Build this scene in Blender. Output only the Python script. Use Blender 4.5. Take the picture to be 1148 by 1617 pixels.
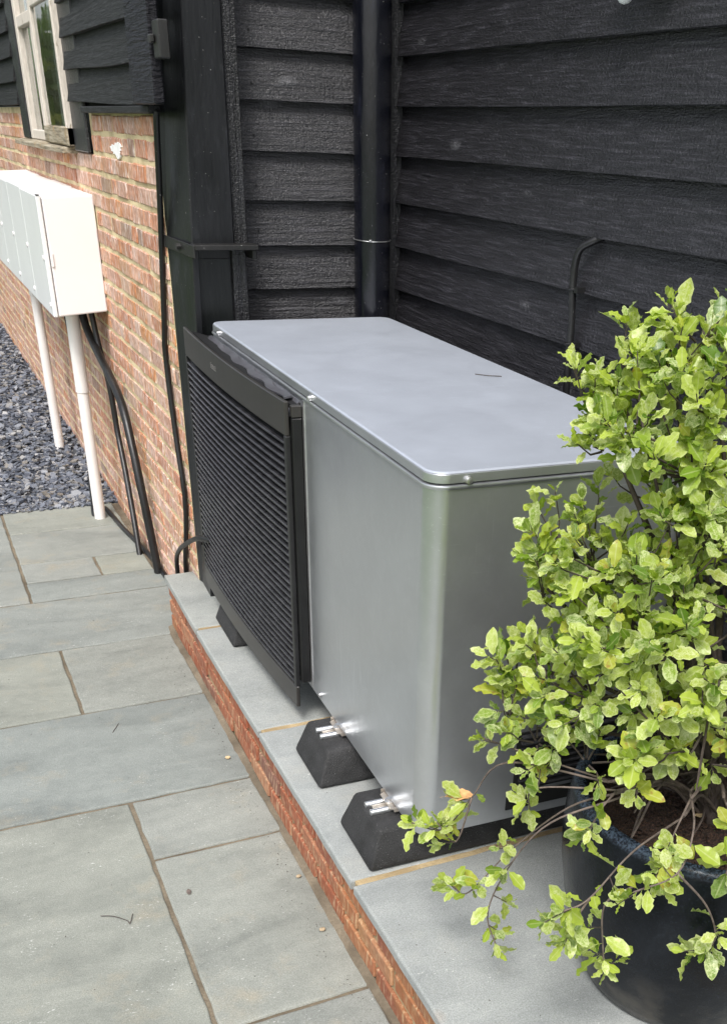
import bpy, bmesh, math, random
from mathutils import Vector, Matrix

random.seed(11)
for o in list(bpy.data.objects):
    bpy.data.objects.remove(o)
SC = bpy.context.scene
COL = SC.collection
R = math.radians

# ------------------------------------------------------------------ camera
cam_d = bpy.data.cameras.new('camera')
cam = bpy.data.objects.new('camera', cam_d)
COL.objects.link(cam)
SC.camera = cam
cr = Vector((0.90155, -0.43112, 0.03671))
cu = Vector((0.20485, 0.50002, 0.84143))
cf = Vector((0.38111, 0.75107, -0.53911))
cam.matrix_world = Matrix(((cr.x, cu.x, -cf.x, 0.0), (cr.y, cu.y, -cf.y, 0.0),
                           (cr.z, cu.z, -cf.z, 1.8), (0, 0, 0, 1)))
cam_d.sensor_fit = 'HORIZONTAL'
cam_d.sensor_width = 36.0
cam_d.lens = 1578.585 * 36.0 / 1148.0
cam_d.shift_x = (574.0 - 687.292) / 1148.0
cam_d.shift_y = (1223.82 - 808.5) / 1148.0
cam_d.clip_start = 0.05
cam_d.clip_end = 500.0

# ------------------------------------------------------------------ light
SUN_EL, SUN_AZ = R(56), R(218)        # azimuth clockwise from +Y : behind the camera, to the left
world = bpy.data.worlds.new('World')
SC.world = world
world.use_nodes = True
wn = world.node_tree
wn.nodes.clear()
sky = wn.nodes.new('ShaderNodeTexSky')
sky.sky_type = 'NISHITA'
sky.sun_disc = False
sky.sun_elevation = SUN_EL
sky.sun_rotation = SUN_AZ
sky.air_density = 1.0
sky.dust_density = 3.5
sky.ozone_density = 1.0
hs = wn.nodes.new('ShaderNodeHueSaturation')
hs.inputs['Saturation'].default_value = 0.42      # thin cloud: a paler, whiter sky
bg = wn.nodes.new('ShaderNodeBackground')
bg.inputs['Strength'].default_value = 0.125
wo = wn.nodes.new('ShaderNodeOutputWorld')
wn.links.new(sky.outputs[0], hs.inputs['Color'])
wn.links.new(hs.outputs[0], bg.inputs[0])
wn.links.new(bg.outputs[0], wo.inputs[0])
sun_d = bpy.data.lights.new('sun', 'SUN')
sun_d.energy = 1.5
sun_d.angle = R(16)
sun_d.color = (1.0, 0.975, 0.94)
sun = bpy.data.objects.new('sun', sun_d)
COL.objects.link(sun)
sdir = Vector((math.sin(SUN_AZ) * math.cos(SUN_EL), math.cos(SUN_AZ) * math.cos(SUN_EL), math.sin(SUN_EL)))
sun.rotation_euler = (-sdir).to_track_quat('-Z', 'Y').to_euler()
sun.location = (-3, -3, 6)
SC.view_settings.view_transform = 'Standard'
SC.view_settings.look = 'None'
SC.view_settings.gamma = 1.0
SC.view_settings.use_curve_mapping = False
SC.view_settings.exposure = 1.0
SC.cycles.use_denoising = True
SC.cycles.use_adaptive_sampling = False
SC.cycles.max_bounces = 8
SC.cycles.diffuse_bounces = 3
SC.cycles.glossy_bounces = 3
SC.cycles.transmission_bounces = 5

# ------------------------------------------------------------------ helpers
WLOC = {}


def props(o, label=None, cat=None, group=None, kind=None):
    if label:
        o['label'] = label
    if cat:
        o['category'] = cat
    if group:
        o['group'] = group
    if kind:
        o['kind'] = kind
    return o


def attach(o, parent):
    if parent is not None:
        o.parent = parent
        o.matrix_parent_inverse = Matrix.Translation(-WLOC.get(parent.name, Vector((0, 0, 0))))


def empty(name, loc, label=None, cat=None, group=None, kind=None):
    o = bpy.data.objects.new(name, None)
    o.empty_display_size = 0.1
    o.location = loc
    COL.objects.link(o)
    WLOC[o.name] = Vector(loc)
    return props(o, label, cat, group, kind)


def link(name, me, m, parent=None, loc=None):
    o = bpy.data.objects.new(name, me)
    if m is not None and not me.materials:
        me.materials.append(m)
    if loc is not None:
        o.location = loc
    COL.objects.link(o)
    WLOC[o.name] = Vector(loc) if loc is not None else Vector((0, 0, 0))
    attach(o, parent)
    return o


class MB:
    def __init__(self):
        self.v = []
        self.f = []

    def add(self, vs, fs):
        n = len(self.v)
        self.v += [tuple(p) for p in vs]
        self.f += [tuple(i + n for i in q) for q in fs]
        return self

    def box(self, x0, x1, y0, y1, z0, z1, fn=None):
        vs = [(x, y, z) for z in (z0, z1) for y in (y0, y1) for x in (x0, x1)]
        if fn:
            vs = [fn(*p) for p in vs]
        return self.add(vs, [(0, 2, 3, 1), (4, 5, 7, 6), (0, 1, 5, 4), (2, 6, 7, 3), (0, 4, 6, 2), (1, 3, 7, 5)])

    def prism(self, poly, z0, z1, poly2=None):
        n = len(poly)
        p2 = poly2 or poly
        vs = [(x, y, z0) for x, y in poly] + [(x, y, z1) for x, y in p2]
        fs = [tuple(range(n - 1, -1, -1)), tuple(range(n, 2 * n))]
        fs += [(i, (i + 1) % n, n + (i + 1) % n, n + i) for i in range(n)]
        return self.add(vs, fs)

    def tube(self, pts, r, seg=8, cap=True):
        pts = [Vector(p) for p in pts]
        rs = r if isinstance(r, (list, tuple)) else [r] * len(pts)
        n = len(pts)
        up = Vector((0.31, 0.17, 0.93)).normalized()
        base = len(self.v)
        for i, p in enumerate(pts):
            t = (pts[min(i + 1, n - 1)] - pts[max(i - 1, 0)]).normalized()
            a = t.cross(up)
            if a.length < 1e-3:
                a = t.cross(Vector((1, 0, 0)))
            a.normalize()
            b = t.cross(a)
            for k in range(seg):
                an = 2 * math.pi * k / seg
                self.v.append(tuple(p + (a * math.cos(an) + b * math.sin(an)) * rs[i]))
        for i in range(n - 1):
            for k in range(seg):
                k2 = (k + 1) % seg
                self.f.append((base + i * seg + k, base + i * seg + k2, base + (i + 1) * seg + k2, base + (i + 1) * seg + k))
        if cap:
            self.f.append(tuple(base + k for k in range(seg - 1, -1, -1)))
            self.f.append(tuple(base + (n - 1) * seg + k for k in range(seg)))
        return self

    def lathe(self, prof, cx, cy, cz, seg=48):
        base = len(self.v)
        for r, z in prof:
            for k in range(seg):
                a = 2 * math.pi * k / seg
                self.v.append((cx + r * math.cos(a), cy + r * math.sin(a), cz + z))
        for i in range(len(prof) - 1):
            for k in range(seg):
                k2 = (k + 1) % seg
                self.f.append((base + i * seg + k, base + i * seg + k2, base + (i + 1) * seg + k2, base + (i + 1) * seg + k))
        return self

    def grid(self, rows, closed=False):
        """rows: list of equally long point rows"""
        base = len(self.v)
        m = len(rows[0])
        for r in rows:
            self.v += [tuple(p) for p in r]
        for i in range(len(rows) - 1):
            for k in range(m if closed else m - 1):
                k2 = (k + 1) % m
                self.f.append((base + i * m + k, base + i * m + k2, base + (i + 1) * m + k2, base + (i + 1) * m + k))
        return self

    def mesh(self, name, bevel=0.0, smooth=False, sharp=None, seg=1):
        me = bpy.data.meshes.new(name)
        me.from_pydata(self.v, [], self.f)
        bm = bmesh.new()
        bm.from_mesh(me)
        bmesh.ops.recalc_face_normals(bm, faces=bm.faces[:])
        if bevel > 0:
            es = [e for e in bm.edges if len(e.link_faces) == 2 and e.calc_face_angle(0) > R(25)]
            bmesh.ops.bevel(bm, geom=es, offset=bevel, segments=seg, affect='EDGES', profile=0.5, clamp_overlap=True)
        bm.to_mesh(me)
        bm.free()
        if smooth:
            me.polygons.foreach_set('use_smooth', [True] * len(me.polygons))
            if sharp:
                me.set_sharp_from_angle(angle=R(sharp))
        me.update()
        return me

    def build(self, name, m, parent=None, bevel=0.0, smooth=False, sharp=None, seg=1):
        if parent is None:                        # own origin at the base of the thing
            xs = [p[0] for p in self.v]
            ys = [p[1] for p in self.v]
            zs = [p[2] for p in self.v]
            c = Vector(((min(xs) + max(xs)) / 2, (min(ys) + max(ys)) / 2, min(zs)))
            self.v = [(p[0] - c.x, p[1] - c.y, p[2] - c.z) for p in self.v]
            return link(name, self.mesh(name, bevel, smooth, sharp, seg), m, None, c)
        return link(name, self.mesh(name, bevel, smooth, sharp, seg), m, parent)


def wnorm(o):
    md = o.modifiers.new('weighted', 'WEIGHTED_NORMAL')
    md.keep_sharp = True
    md.weight = 100


def spline(pts, n=8):
    """Catmull-Rom through the points"""
    P = [Vector(p) for p in pts]
    P = [P[0] * 2 - P[1]] + P + [P[-1] * 2 - P[-2]]
    out = []
    for i in range(1, len(P) - 2):
        for k in range(n):
            t = k / n
            a, b, c, d = P[i - 1], P[i], P[i + 1], P[i + 2]
            out.append(0.5 * ((2 * b) + (c - a) * t + (2 * a - 5 * b + 4 * c - d) * t * t + (3 * b - a - 3 * c + d) * t ** 3))
    out.append(P[-2])
    return out


# ------------------------------------------------------------------ materials
class NT:
    def __init__(self, name):
        self.m = bpy.data.materials.new(name)
        self.m.use_nodes = True
        self.t = self.m.node_tree
        self.b = self.t.nodes['Principled BSDF']
        self.geo = self.t.nodes.new('ShaderNodeNewGeometry')
        self.oi = self.t.nodes.new('ShaderNodeObjectInfo')

    def n(self, typ, ins=None, **kw):
        nd = self.t.nodes.new(typ)
        for k, v in kw.items():
            setattr(nd, k, v)
        for k, v in (ins or {}).items():
            if hasattr(v, 'is_linked') or isinstance(v, bpy.types.NodeSocket):
                self.t.links.new(v, nd.inputs[k])
            else:
                nd.inputs[k].default_value = v
        return nd

    def set(self, **kw):
        for k, v in kw.items():
            k = k.replace('_', ' ')
            if isinstance(v, bpy.types.NodeSocket):
                self.t.links.new(v, self.b.inputs[k])
            else:
                self.b.inputs[k].default_value = v
        return self

    def pos(self, scale=(1, 1, 1), jitter=0.0):
        """world position, shifted per object so that no two pieces share a pattern"""
        p = self.geo.outputs['Position']
        if jitter:
            sh = self.n('ShaderNodeVectorMath', {0: self.oi.outputs['Random'], 1: (jitter, jitter * 1.7, jitter * 0.6)}, operation='MULTIPLY')
            p = self.n('ShaderNodeVectorMath', {0: p, 1: sh.outputs[0]}, operation='ADD').outputs[0]
        return self.n('ShaderNodeVectorMath', {0: p, 1: scale}, operation='MULTIPLY').outputs[0]

    def noise(self, vec, scale, detail=4.0, rough=0.55, dist=0.0):
        return self.n('ShaderNodeTexNoise', {'Vector': vec, 'Scale': scale, 'Detail': detail, 'Roughness': rough, 'Distortion': dist}).outputs['Fac']

    def ramp(self, fac, stops, interp='LINEAR'):
        r = self.n('ShaderNodeValToRGB', {'Fac': fac})
        e = r.color_ramp.elements
        r.color_ramp.interpolation = interp
        while len(e) > 1:
            e.remove(e[0])
        e[0].position, e[0].color = stops[0][0], (*stops[0][1], 1) if len(stops[0][1]) == 3 else stops[0][1]
        for p, c in stops[1:]:
            x = e.new(p)
            x.color = (*c, 1)
        return r.outputs['Color']

    def g(self, fac, lo, hi):
        r = self.n('ShaderNodeMapRange', {'Value': fac, 'From Min': lo, 'From Max': hi})
        return r.outputs[0]

    def mix(self, fac, a, b, mode='MIX'):
        x = self.n('ShaderNodeMix', data_type='RGBA', blend_type=mode)
        for s, v in ((x.inputs[0], fac), (x.inputs[6], a), (x.inputs[7], b)):
            if isinstance(v, bpy.types.NodeSocket):
                self.t.links.new(v, s)
            elif isinstance(v, (tuple, list)):
                s.default_value = (*v, 1) if len(v) == 3 else v
            else:
                s.default_value = v
        return x.outputs[2]

    def math(self, op, a, b=0.0):
        return self.n('ShaderNodeMath', {0: a, 1: b}, operation=op).outputs[0]

    def bump(self, h, strength=0.3, dist=0.01, prev=None):
        ins = {'Height': h, 'Strength': strength, 'Distance': dist}
        if prev is not None:
            ins['Normal'] = prev
        return self.n('ShaderNodeBump', ins).outputs[0]


def plain(name, col, rough=0.5, metal=0.0, nscale=40.0, amt=0.12, bump=0.0, bscale=200.0, spec=0.5):
    k = NT(name)
    p = k.pos(jitter=7)
    f = k.noise(p, nscale)
    lo = tuple(max(0, c * (1 - amt)) for c in col)
    hi = tuple(min(1, c * (1 + amt)) for c in col)
    k.set(Base_Color=k.ramp(f, [(0.3, lo), (0.7, hi)]), Roughness=k.g(k.noise(p, nscale * 0.6), -0.2 + 0.0, 1.2 / max(rough, 0.05) * 0.5 + 0.5) if False else rough, Metallic=metal)
    k.b.inputs['Specular IOR Level'].default_value = spec
    if bump:
        k.set(Normal=k.bump(k.noise(p, bscale, 3), bump, 0.003))
    return k.m


def black_timber(name, grain, base=(0.0165, 0.016, 0.019), rough=0.33, spec=0.75):
    """black stained rough-sawn board, grain along the given axis"""
    k = NT(name)
    sc = {'X': (1.3, 26, 26), 'Y': (26, 1.3, 26), 'Z': (26, 26, 1.3)}[grain]
    fine = {'X': (9, 170, 170), 'Y': (170, 9, 170), 'Z': (170, 170, 9)}[grain]
    saw = {'X': (330, 60, 45), 'Y': (60, 330, 45), 'Z': (60, 60, 330)}[grain]
    p1 = k.pos(sc, 5)
    p2 = k.pos(fine, 5)
    p3 = k.pos(saw, 5)
    pj = k.pos((1, 1, 1), 5)
    g1 = k.noise(p1, 1.0, 5, 0.6, 0.9)
    g2 = k.noise(p2, 1.0, 4, 0.65, 0.4)
    g3 = k.noise(p3, 1.0, 2, 0.5)
    wsc = {'X': (1.1, 15, 15), 'Y': (15, 1.1, 15), 'Z': (15, 15, 1.1)}[grain]
    wv = k.n('ShaderNodeTexWave', {'Vector': k.pos(wsc, 5), 'Scale': 0.9, 'Distortion': 11.0, 'Detail': 3.0, 'Detail Scale': 0.8, 'Detail Roughness': 0.6}, wave_type='BANDS', bands_direction='Z' if grain != 'Z' else 'X').outputs['Fac']
    kn = k.n('ShaderNodeTexVoronoi', {'Vector': k.pos({'X': (3.2, 9, 9), 'Y': (9, 3.2, 9), 'Z': (9, 9, 3.2)}[grain], 5), 'Scale': 1.0}).outputs['Distance']
    knot = k.g(kn, 0.15, 0.03)
    dust = k.noise(pj, 3.0, 6, 0.7)
    c = k.ramp(g2, [(0.32, tuple(b * 0.55 for b in base)), (0.52, base), (0.68, tuple(b * 2.6 for b in base))])
    c = k.mix(k.math('MULTIPLY', k.g(wv, 0.6, 0.1), 0.2), c, tuple(b * 0.4 for b in base))
    c = k.mix(k.math('MULTIPLY', k.g(dust, 0.55, 0.85), 0.4), c, (0.04, 0.04, 0.045))
    c = k.mix(k.math('MULTIPLY', k.math('MULTIPLY', knot, k.g(g3, 0.3, 0.6)), 0.8), c, (0.13, 0.13, 0.14))
    gi = k.noise(k.pos({'X': (.45, 1, 1), 'Y': (1, .45, 1), 'Z': (1, 1, .45)}[grain], 5), 210, 3, 0.6)
    h = k.math('ADD', k.math('MULTIPLY', g1, 1.1), k.math('ADD', k.math('MULTIPLY', g2, 0.9), k.math('ADD', k.math('MULTIPLY', g3, 0.3), k.math('ADD', k.math('MULTIPLY', gi, 0.8), k.math('MULTIPLY', wv, 0.16)))))
    h = k.math('ADD', h, k.math('MULTIPLY', knot, 0.6))
    k.set(Base_Color=c, Roughness=rough, Normal=k.bump(h, 1.0, 0.006))
    k.b.inputs['Specular IOR Level'].default_value = spec
    return k.m


M = {}
M['board_y'] = black_timber('black_board_along_wall', 'Y')
M['board_x'] = black_timber('black_board_across', 'X')
M['timber_z'] = black_timber('black_upright_timber', 'Z', (0.007, 0.007, 0.009), 0.36)
M['old_board'] = black_timber('weathered_black_board', 'Y', (0.016, 0.0165, 0.017), 0.6, 0.25)


def rough_black():
    k = NT('rough_black_painted_plank')
    p = k.pos((90, 16, 75), 3)
    d = k.n('ShaderNodeMapping', {'Vector': k.geo.outputs['Position'], 'Rotation': (R(24), 0, 0), 'Scale': (40, 10, 130)}).outputs[0]
    g1 = k.noise(d, 1.0, 4, 0.6)
    g2 = k.noise(p, 1.0, 4)
    k.set(Base_Color=k.ramp(g1, [(0.3, (0.004, 0.004, 0.006)), (0.75, (0.016, 0.016, 0.021))]), Roughness=0.55,
          Normal=k.bump(k.math('ADD', g1, k.math('MULTIPLY', g2, 0.3)), 1.0, 0.016))
    k.b.inputs['Specular IOR Level'].default_value = 0.2
    return k.m


M['rough_black'] = rough_black()


def painted_black(name, base, rough):
    k = NT(name)
    p = k.pos((1, 1, 0.35), 2)
    f = k.noise(p, 9, 6, 0.7)
    sp = k.noise(k.pos((1, 1, 1), 2), 170, 2)
    c = k.ramp(f, [(0.35, tuple(b * 0.7 for b in base)), (0.58, base), (0.72, tuple(b * 3.2 for b in base))])
    c = k.mix(k.math('MULTIPLY', k.g(k.noise(k.pos((1, 1, 0.5), 2), 34, 6, 0.8), 0.58, 0.8), 0.25), c, (0.1, 0.1, 0.11))
    c = k.mix(k.g(sp, 0.735, 0.76), c, (0.3, 0.3, 0.29))
    k.set(Base_Color=c, Roughness=k.ramp(f, [(0.3, (rough * 0.8,) * 3), (0.7, (rough * 1.25,) * 3)]),
          Normal=k.bump(k.noise(k.pos((1, 1, 0.2), 2), 60, 4), 0.25, 0.004))
    return k.m


M['post'] = painted_black('black_gloss_post_paint', (0.0075, 0.008, 0.010), 0.38)
M['post_green'] = painted_black('black_recess_panel', (0.004, 0.0055, 0.0055), 0.42)
M['iron'] = painted_black('black_painted_iron', (0.014, 0.0135, 0.013), 0.48)
M['pipe_black'] = painted_black('black_plastic_pipe', (0.005, 0.0055, 0.009), 0.2)
M['rubber_cable'] = painted_black('black_cable_sheath', (0.008, 0.008, 0.0085), 0.38)


def brick_mat(name, stops, bloom, bcol=(0.72, 0.62, 0.56)):
    k = NT(name)
    rnd = k.math('FRACT', k.math('ADD', k.oi.outputs['Random'], k.math('MULTIPLY', k.geo.outputs['Random Per Island'], 0.999)))
    c = k.ramp(rnd, stops)
    p = k.pos((1, 1, 1), 6)
    pv = k.pos((1, 1, 0.22), 6)
    n1 = k.noise(p, 45, 5, 0.65)
    n2 = k.noise(pv, 90, 4, 0.6)
    n3 = k.noise(k.pos(), 2.2, 4)
    c = k.mix(k.g(n1, 0.62, 0.4), c, k.mix(0.5, c, (0.16, 0.07, 0.04)))
    c = k.mix(k.math('MULTIPLY', k.g(n2, 0.5, 0.72), bloom), c, bcol)
    c = k.mix(k.math('MULTIPLY', k.g(n3, 0.52, 0.72), 0.4), c, (0.42, 0.24, 0.08))
    k.set(Base_Color=c, Roughness=0.88, Normal=k.bump(k.math('ADD', n1, k.math('MULTIPLY', n2, 0.6)), 0.55, 0.006))
    k.b.inputs['Specular IOR Level'].default_value = 0.25
    return k.m


M['brick'] = brick_mat('old_red_brick', [(0.0, (0.56, 0.23, 0.11)), (0.18, (0.54, 0.3, 0.21)), (0.36, (0.64, 0.42, 0.33)), (0.5, (0.46, 0.2, 0.12)),
                                         (0.64, (0.64, 0.35, 0.22)), (0.8, (0.58, 0.41, 0.33)), (0.9, (0.54, 0.31, 0.22)), (0.95, (0.26, 0.2, 0.16)), (1.0, (0.62, 0.26, 0.09))], 0.95, (0.78, 0.7, 0.65))
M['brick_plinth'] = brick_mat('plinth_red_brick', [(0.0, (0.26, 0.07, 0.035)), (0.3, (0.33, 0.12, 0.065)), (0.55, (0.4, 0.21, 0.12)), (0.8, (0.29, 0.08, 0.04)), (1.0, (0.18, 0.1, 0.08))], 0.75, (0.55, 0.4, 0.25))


def mortar(name, a, b):
    k = NT(name)
    p = k.pos()
    n = k.noise(p, 120, 5, 0.7)
    k.set(Base_Color=k.mix(k.g(k.noise(p, 6, 4), 0.4, 0.7), k.ramp(n, [(0.3, a), (0.7, b)]), tuple(x * 0.62 for x in a)), Roughness=0.95, Normal=k.bump(n, 0.6, 0.005))
    k.b.inputs['Specular IOR Level'].default_value = 0.15
    return k.m


M['mortar'] = mortar('lime_mortar', (0.62, 0.5, 0.29), (0.8, 0.68, 0.44))
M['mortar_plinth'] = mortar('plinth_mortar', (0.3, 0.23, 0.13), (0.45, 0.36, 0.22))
M['joint'] = mortar('paving_joint_sand', (0.155, 0.127, 0.092), (0.245, 0.205, 0.148))
M['joint_pale'] = mortar('plinth_slab_joint', (0.42, 0.31, 0.17), (0.58, 0.46, 0.28))


def stone(name, cols, warm):
    k = NT(name)
    p = k.pos((1, 1, 1), 9)
    ps = k.pos((0.55, 1.6, 1), 9)
    big = k.noise(ps, 3.2, 6, 0.62, 0.6)
    med = k.noise(p, 22, 5, 0.65)
    fin = k.noise(p, 260, 3, 0.6)
    c = k.ramp(k.math('ADD', k.math('MULTIPLY', big, 0.72), k.math('MULTIPLY', med, 0.28)), [(0.34, cols[0]), (0.5, cols[1]), (0.68, cols[2])])
    tint = k.ramp(k.oi.outputs['Random'], [(0.0, (0.9, 0.93, 0.95)), (0.5, (1, 1, 1)), (1.0, (1.04, 1.03, 0.97))])
    c = k.mix(1.0, c, tint, 'MULTIPLY')
    c = k.mix(k.math('MULTIPLY', k.g(k.noise(p, 5.5, 5, 0.7), 0.55, 0.75), warm), c, (0.36, 0.3, 0.2))
    fl = k.math('MULTIPLY', k.g(k.noise(k.pos((0.6, 1.4, 1), 9), 150, 2), 0.66, 0.72), k.g(k.noise(p, 7, 3), 0.5, 0.62))
    c = k.mix(k.math('MULTIPLY', fl, 0.75), c, (0.72, 0.73, 0.7))
    dk = k.math('MULTIPLY', k.g(k.noise(p, 190, 2), 0.7, 0.77), k.g(k.noise(p, 4, 3), 0.42, 0.6))
    c = k.mix(k.math('MULTIPLY', dk, 0.45), c, (0.09, 0.085, 0.07))
    vr = k.n('ShaderNodeTexVoronoi', {'Vector': k.pos((2.1, 2.1, 2.1), 9), 'Scale': 1.0}).outputs['Distance']
    c = k.mix(k.math('MULTIPLY', k.g(vr, 0.07, 0.0), 0.4), c, (0.42, 0.24, 0.11))
    c = k.mix(k.g(fin, 0.35, 0.65), k.mix(1.0, c, (0.74, 0.74, 0.73), 'MULTIPLY'), c)
    xf = k.noise(p, 620, 2, 0.6)
    c = k.mix(k.g(xf, 0.38, 0.64), k.mix(1.0, c, (0.82, 0.82, 0.81), 'MULTIPLY'), k.mix(1.0, c, (1.1, 1.1, 1.1), 'MULTIPLY'))
    h = k.math('ADD', k.math('MULTIPLY', big, 1.2), k.math('ADD', k.math('MULTIPLY', med, 0.55), k.math('MULTIPLY', fin, 0.22)))
    k.set(Base_Color=c, Roughness=k.ramp(med, [(0.3, (0.55,) * 3), (0.7, (0.75,) * 3)]), Normal=k.bump(h, 0.45, 0.008))
    k.b.inputs['Specular IOR Level'].default_value = 0.4
    return k.m


M['paving'] = stone('grey_green_sandstone', [(0.215, 0.228, 0.212), (0.28, 0.294, 0.272), (0.345, 0.358, 0.33)], 0.42)
M['coping'] = stone('blue_grey_sandstone', [(0.285, 0.302, 0.3), (0.355, 0.372, 0.366), (0.425, 0.44, 0.43)], 0.16)


def silver(name, col, rough, blotch, scratch, metal):
    k = NT(name)
    p = k.pos()
    n1 = k.noise(p, 5, 5, 0.65, 0.5)
    n2 = k.noise(p, 26, 4)
    st = k.n('ShaderNodeMapping', {'Vector': p, 'Rotation': (0.25, 0.2, 0.5), 'Scale': (260, 260, 7)}).outputs[0]
    s2 = k.n('ShaderNodeMapping', {'Vector': p, 'Rotation': (0.0, 0.1, 0.9), 'Scale': (9, 240, 240)}).outputs[0]
    sc = k.math('MULTIPLY', k.math('MAXIMUM', k.g(k.noise(st, 1.0, 1), 0.68, 0.78), k.g(k.noise(s2, 1.0, 1), 0.68, 0.78)), k.g(k.noise(p, 2.6, 3), 0.48, 0.62))
    c = k.ramp(n1, [(0.3, tuple(x * (1 - blotch) for x in col)), (0.7, tuple(min(1, x * (1 + blotch)) for x in col))])
    c = k.mix(k.math('MULTIPLY', k.g(k.noise(p, 38, 6, 0.75), 0.5, 0.75), blotch * 3.5), c, tuple(min(1, x * 1.35) for x in col))
    c = k.mix(k.math('MULTIPLY', sc, scratch), c, tuple(min(1, x * 1.5) for x in col))
    k.set(Base_Color=c, Metallic=metal, Roughness=k.ramp(k.math('ADD', k.math('MULTIPLY', n1, 0.6), k.math('MULTIPLY', n2, 0.4)), [(0.3, (rough * 0.88,) * 3), (0.7, (rough * 1.15,) * 3)]),
          Normal=k.bump(k.noise(p, 2.6, 2), 0.07, 0.05))
    return k.m


M['silver'] = silver('silver_metallic_casing', (0.54, 0.555, 0.58), 0.32, 0.05, 0.6, 0.84)
M['lid'] = silver('silver_lid_sky_tint', (0.43, 0.465, 0.525), 0.37, 0.05, 0.7, 0.3)  # lid metal like the casing, its sky reflection put in as paler blue
M['zinc'] = plain('zinc_plated_steel', (0.62, 0.62, 0.62), 0.3, 0.9, 60)
M['rusty'] = plain('zinc_bracket_with_rust', (0.52, 0.47, 0.41), 0.45, 0.7, 30, 0.3)
M['alu'] = plain('extruded_aluminium', (0.72, 0.73, 0.74), 0.28, 0.9, 60)
M['grille'] = plain('dark_grey_grille_plastic', (0.014, 0.014, 0.015), 0.36, 0, 18, 0.18)
M['band'] = plain('brown_grey_grille_band', (0.03, 0.028, 0.026), 0.36, 0, 8, 0.1)
M['slat'] = plain('black_slat_plastic', (0.032, 0.032, 0.035), 0.22, 0, 25, 0.45)
M['flank'] = plain('black_flank_plastic', (0.006, 0.006, 0.0065), 0.4, 0, 14, 0.3)
M['hollow'] = plain('dark_fan_housing', (0.003, 0.003, 0.0035), 0.7)
M['smoke_cover'] = plain('grey_top_cover_plastic', (0.075, 0.075, 0.085), 0.3, 0.0, 20, 0.25)
M['letter'] = plain('faint_grey_lettering', (0.16, 0.155, 0.15), 0.5)


def rubber():
    k = NT('recycled_rubber_crumb')
    p = k.pos((1, 1, 1), 4)
    v = k.n('ShaderNodeTexVoronoi', {'Vector': p, 'Scale': 260.0}).outputs['Distance']
    sp = k.noise(p, 420, 2)
    c = k.ramp(k.noise(p, 18, 4), [(0.3, (0.012, 0.012, 0.012)), (0.7, (0.03, 0.03, 0.031))])
    c = k.mix(k.g(sp, 0.67, 0.73), c, (0.2, 0.2, 0.2))
    k.set(Base_Color=c, Roughness=0.8, Normal=k.bump(v, 0.5, 0.003))
    return k.m


M['rubber'] = rubber()
M['white_gloss'] = plain('white_grp_plastic', (0.8, 0.765, 0.755), 0.38, 0, 3, 0.03)
M['white_door'] = plain('white_door_plastic', (0.76, 0.77, 0.77), 0.35, 0, 3, 0.03)
M['white_pipe'] = plain('white_conduit_plastic', (0.78, 0.75, 0.72), 0.35, 0, 8, 0.05)
M['white_paint'] = plain('white_paint', (0.85, 0.84, 0.82), 0.7)


def peeling():
    k = NT('peeling_cream_window_paint')
    p = k.pos((1, 1, 0.3), 3)
    n = k.noise(p, 38, 5, 0.7)
    w = k.noise(k.pos((1, 1, 0.2), 3), 120, 3)
    wood = k.ramp(w, [(0.3, (0.12, 0.085, 0.05)), (0.7, (0.3, 0.24, 0.16))])
    c = k.mix(k.g(n, 0.7, 0.62), wood, k.ramp(w, [(0.3, (0.5, 0.45, 0.39)), (0.7, (0.66, 0.6, 0.53))]))
    k.set(Base_Color=c, Roughness=0.75, Normal=k.bump(k.math('ADD', n, w), 0.4, 0.004))
    return k.m


M['window_paint'] = peeling()


def sill_wood():
    k = NT('weathered_sill_wood')
    p = k.pos((40, 5, 90), 3)
    n = k.noise(p, 1.0, 5, 0.7)
    m2 = k.noise(k.pos(), 14, 4)
    c = k.ramp(n, [(0.3, (0.07, 0.055, 0.035)), (0.5, (0.27, 0.23, 0.16)), (0.75, (0.48, 0.43, 0.34))])
    c = k.mix(k.g(m2, 0.56, 0.7), c, (0.3, 0.2, 0.09))
    k.set(Base_Color=c, Roughness=0.85, Normal=k.bump(n, 0.7, 0.006))
    return k.m


M['sill'] = sill_wood()


def glass():
    k = NT('window_glass')
    k.set(Base_Color=(0.9, 0.95, 0.93, 1), Roughness=0.02, Normal=k.bump(k.noise(k.pos(), 3, 2), 0.05, 0.03))
    k.b.inputs['Transmission Weight'].default_value = 1.0
    k.b.inputs['IOR'].default_value = 1.5
    return k.m


M['glass'] = glass()
M['dark_room'] = plain('dark_interior', (0.012, 0.012, 0.012), 0.9)


def slate():
    k = NT('blue_slate_chippings')
    rnd = k.geo.outputs['Random Per Island']
    c = k.ramp(rnd, [(0.0, (0.075, 0.085, 0.11)), (0.35, (0.14, 0.155, 0.19)), (0.6, (0.2, 0.215, 0.25)), (0.8, (0.3, 0.31, 0.33)), (0.9, (0.2, 0.18, 0.15)), (1.0, (0.42, 0.42, 0.42))])
    n = k.noise(k.pos(), 220, 3)
    k.set(Base_Color=k.mix(k.g(n, 0.3, 0.7), k.mix(1.0, c, (0.75, 0.75, 0.75), 'MULTIPLY'), c), Roughness=0.55, Normal=k.bump(n, 0.3, 0.002))
    return k.m


M['slate'] = slate()
M['slate_bed'] = plain('slate_dust_bed', (0.06, 0.065, 0.075), 0.95, 0, 90, 0.4, 0.6, 300)


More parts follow.
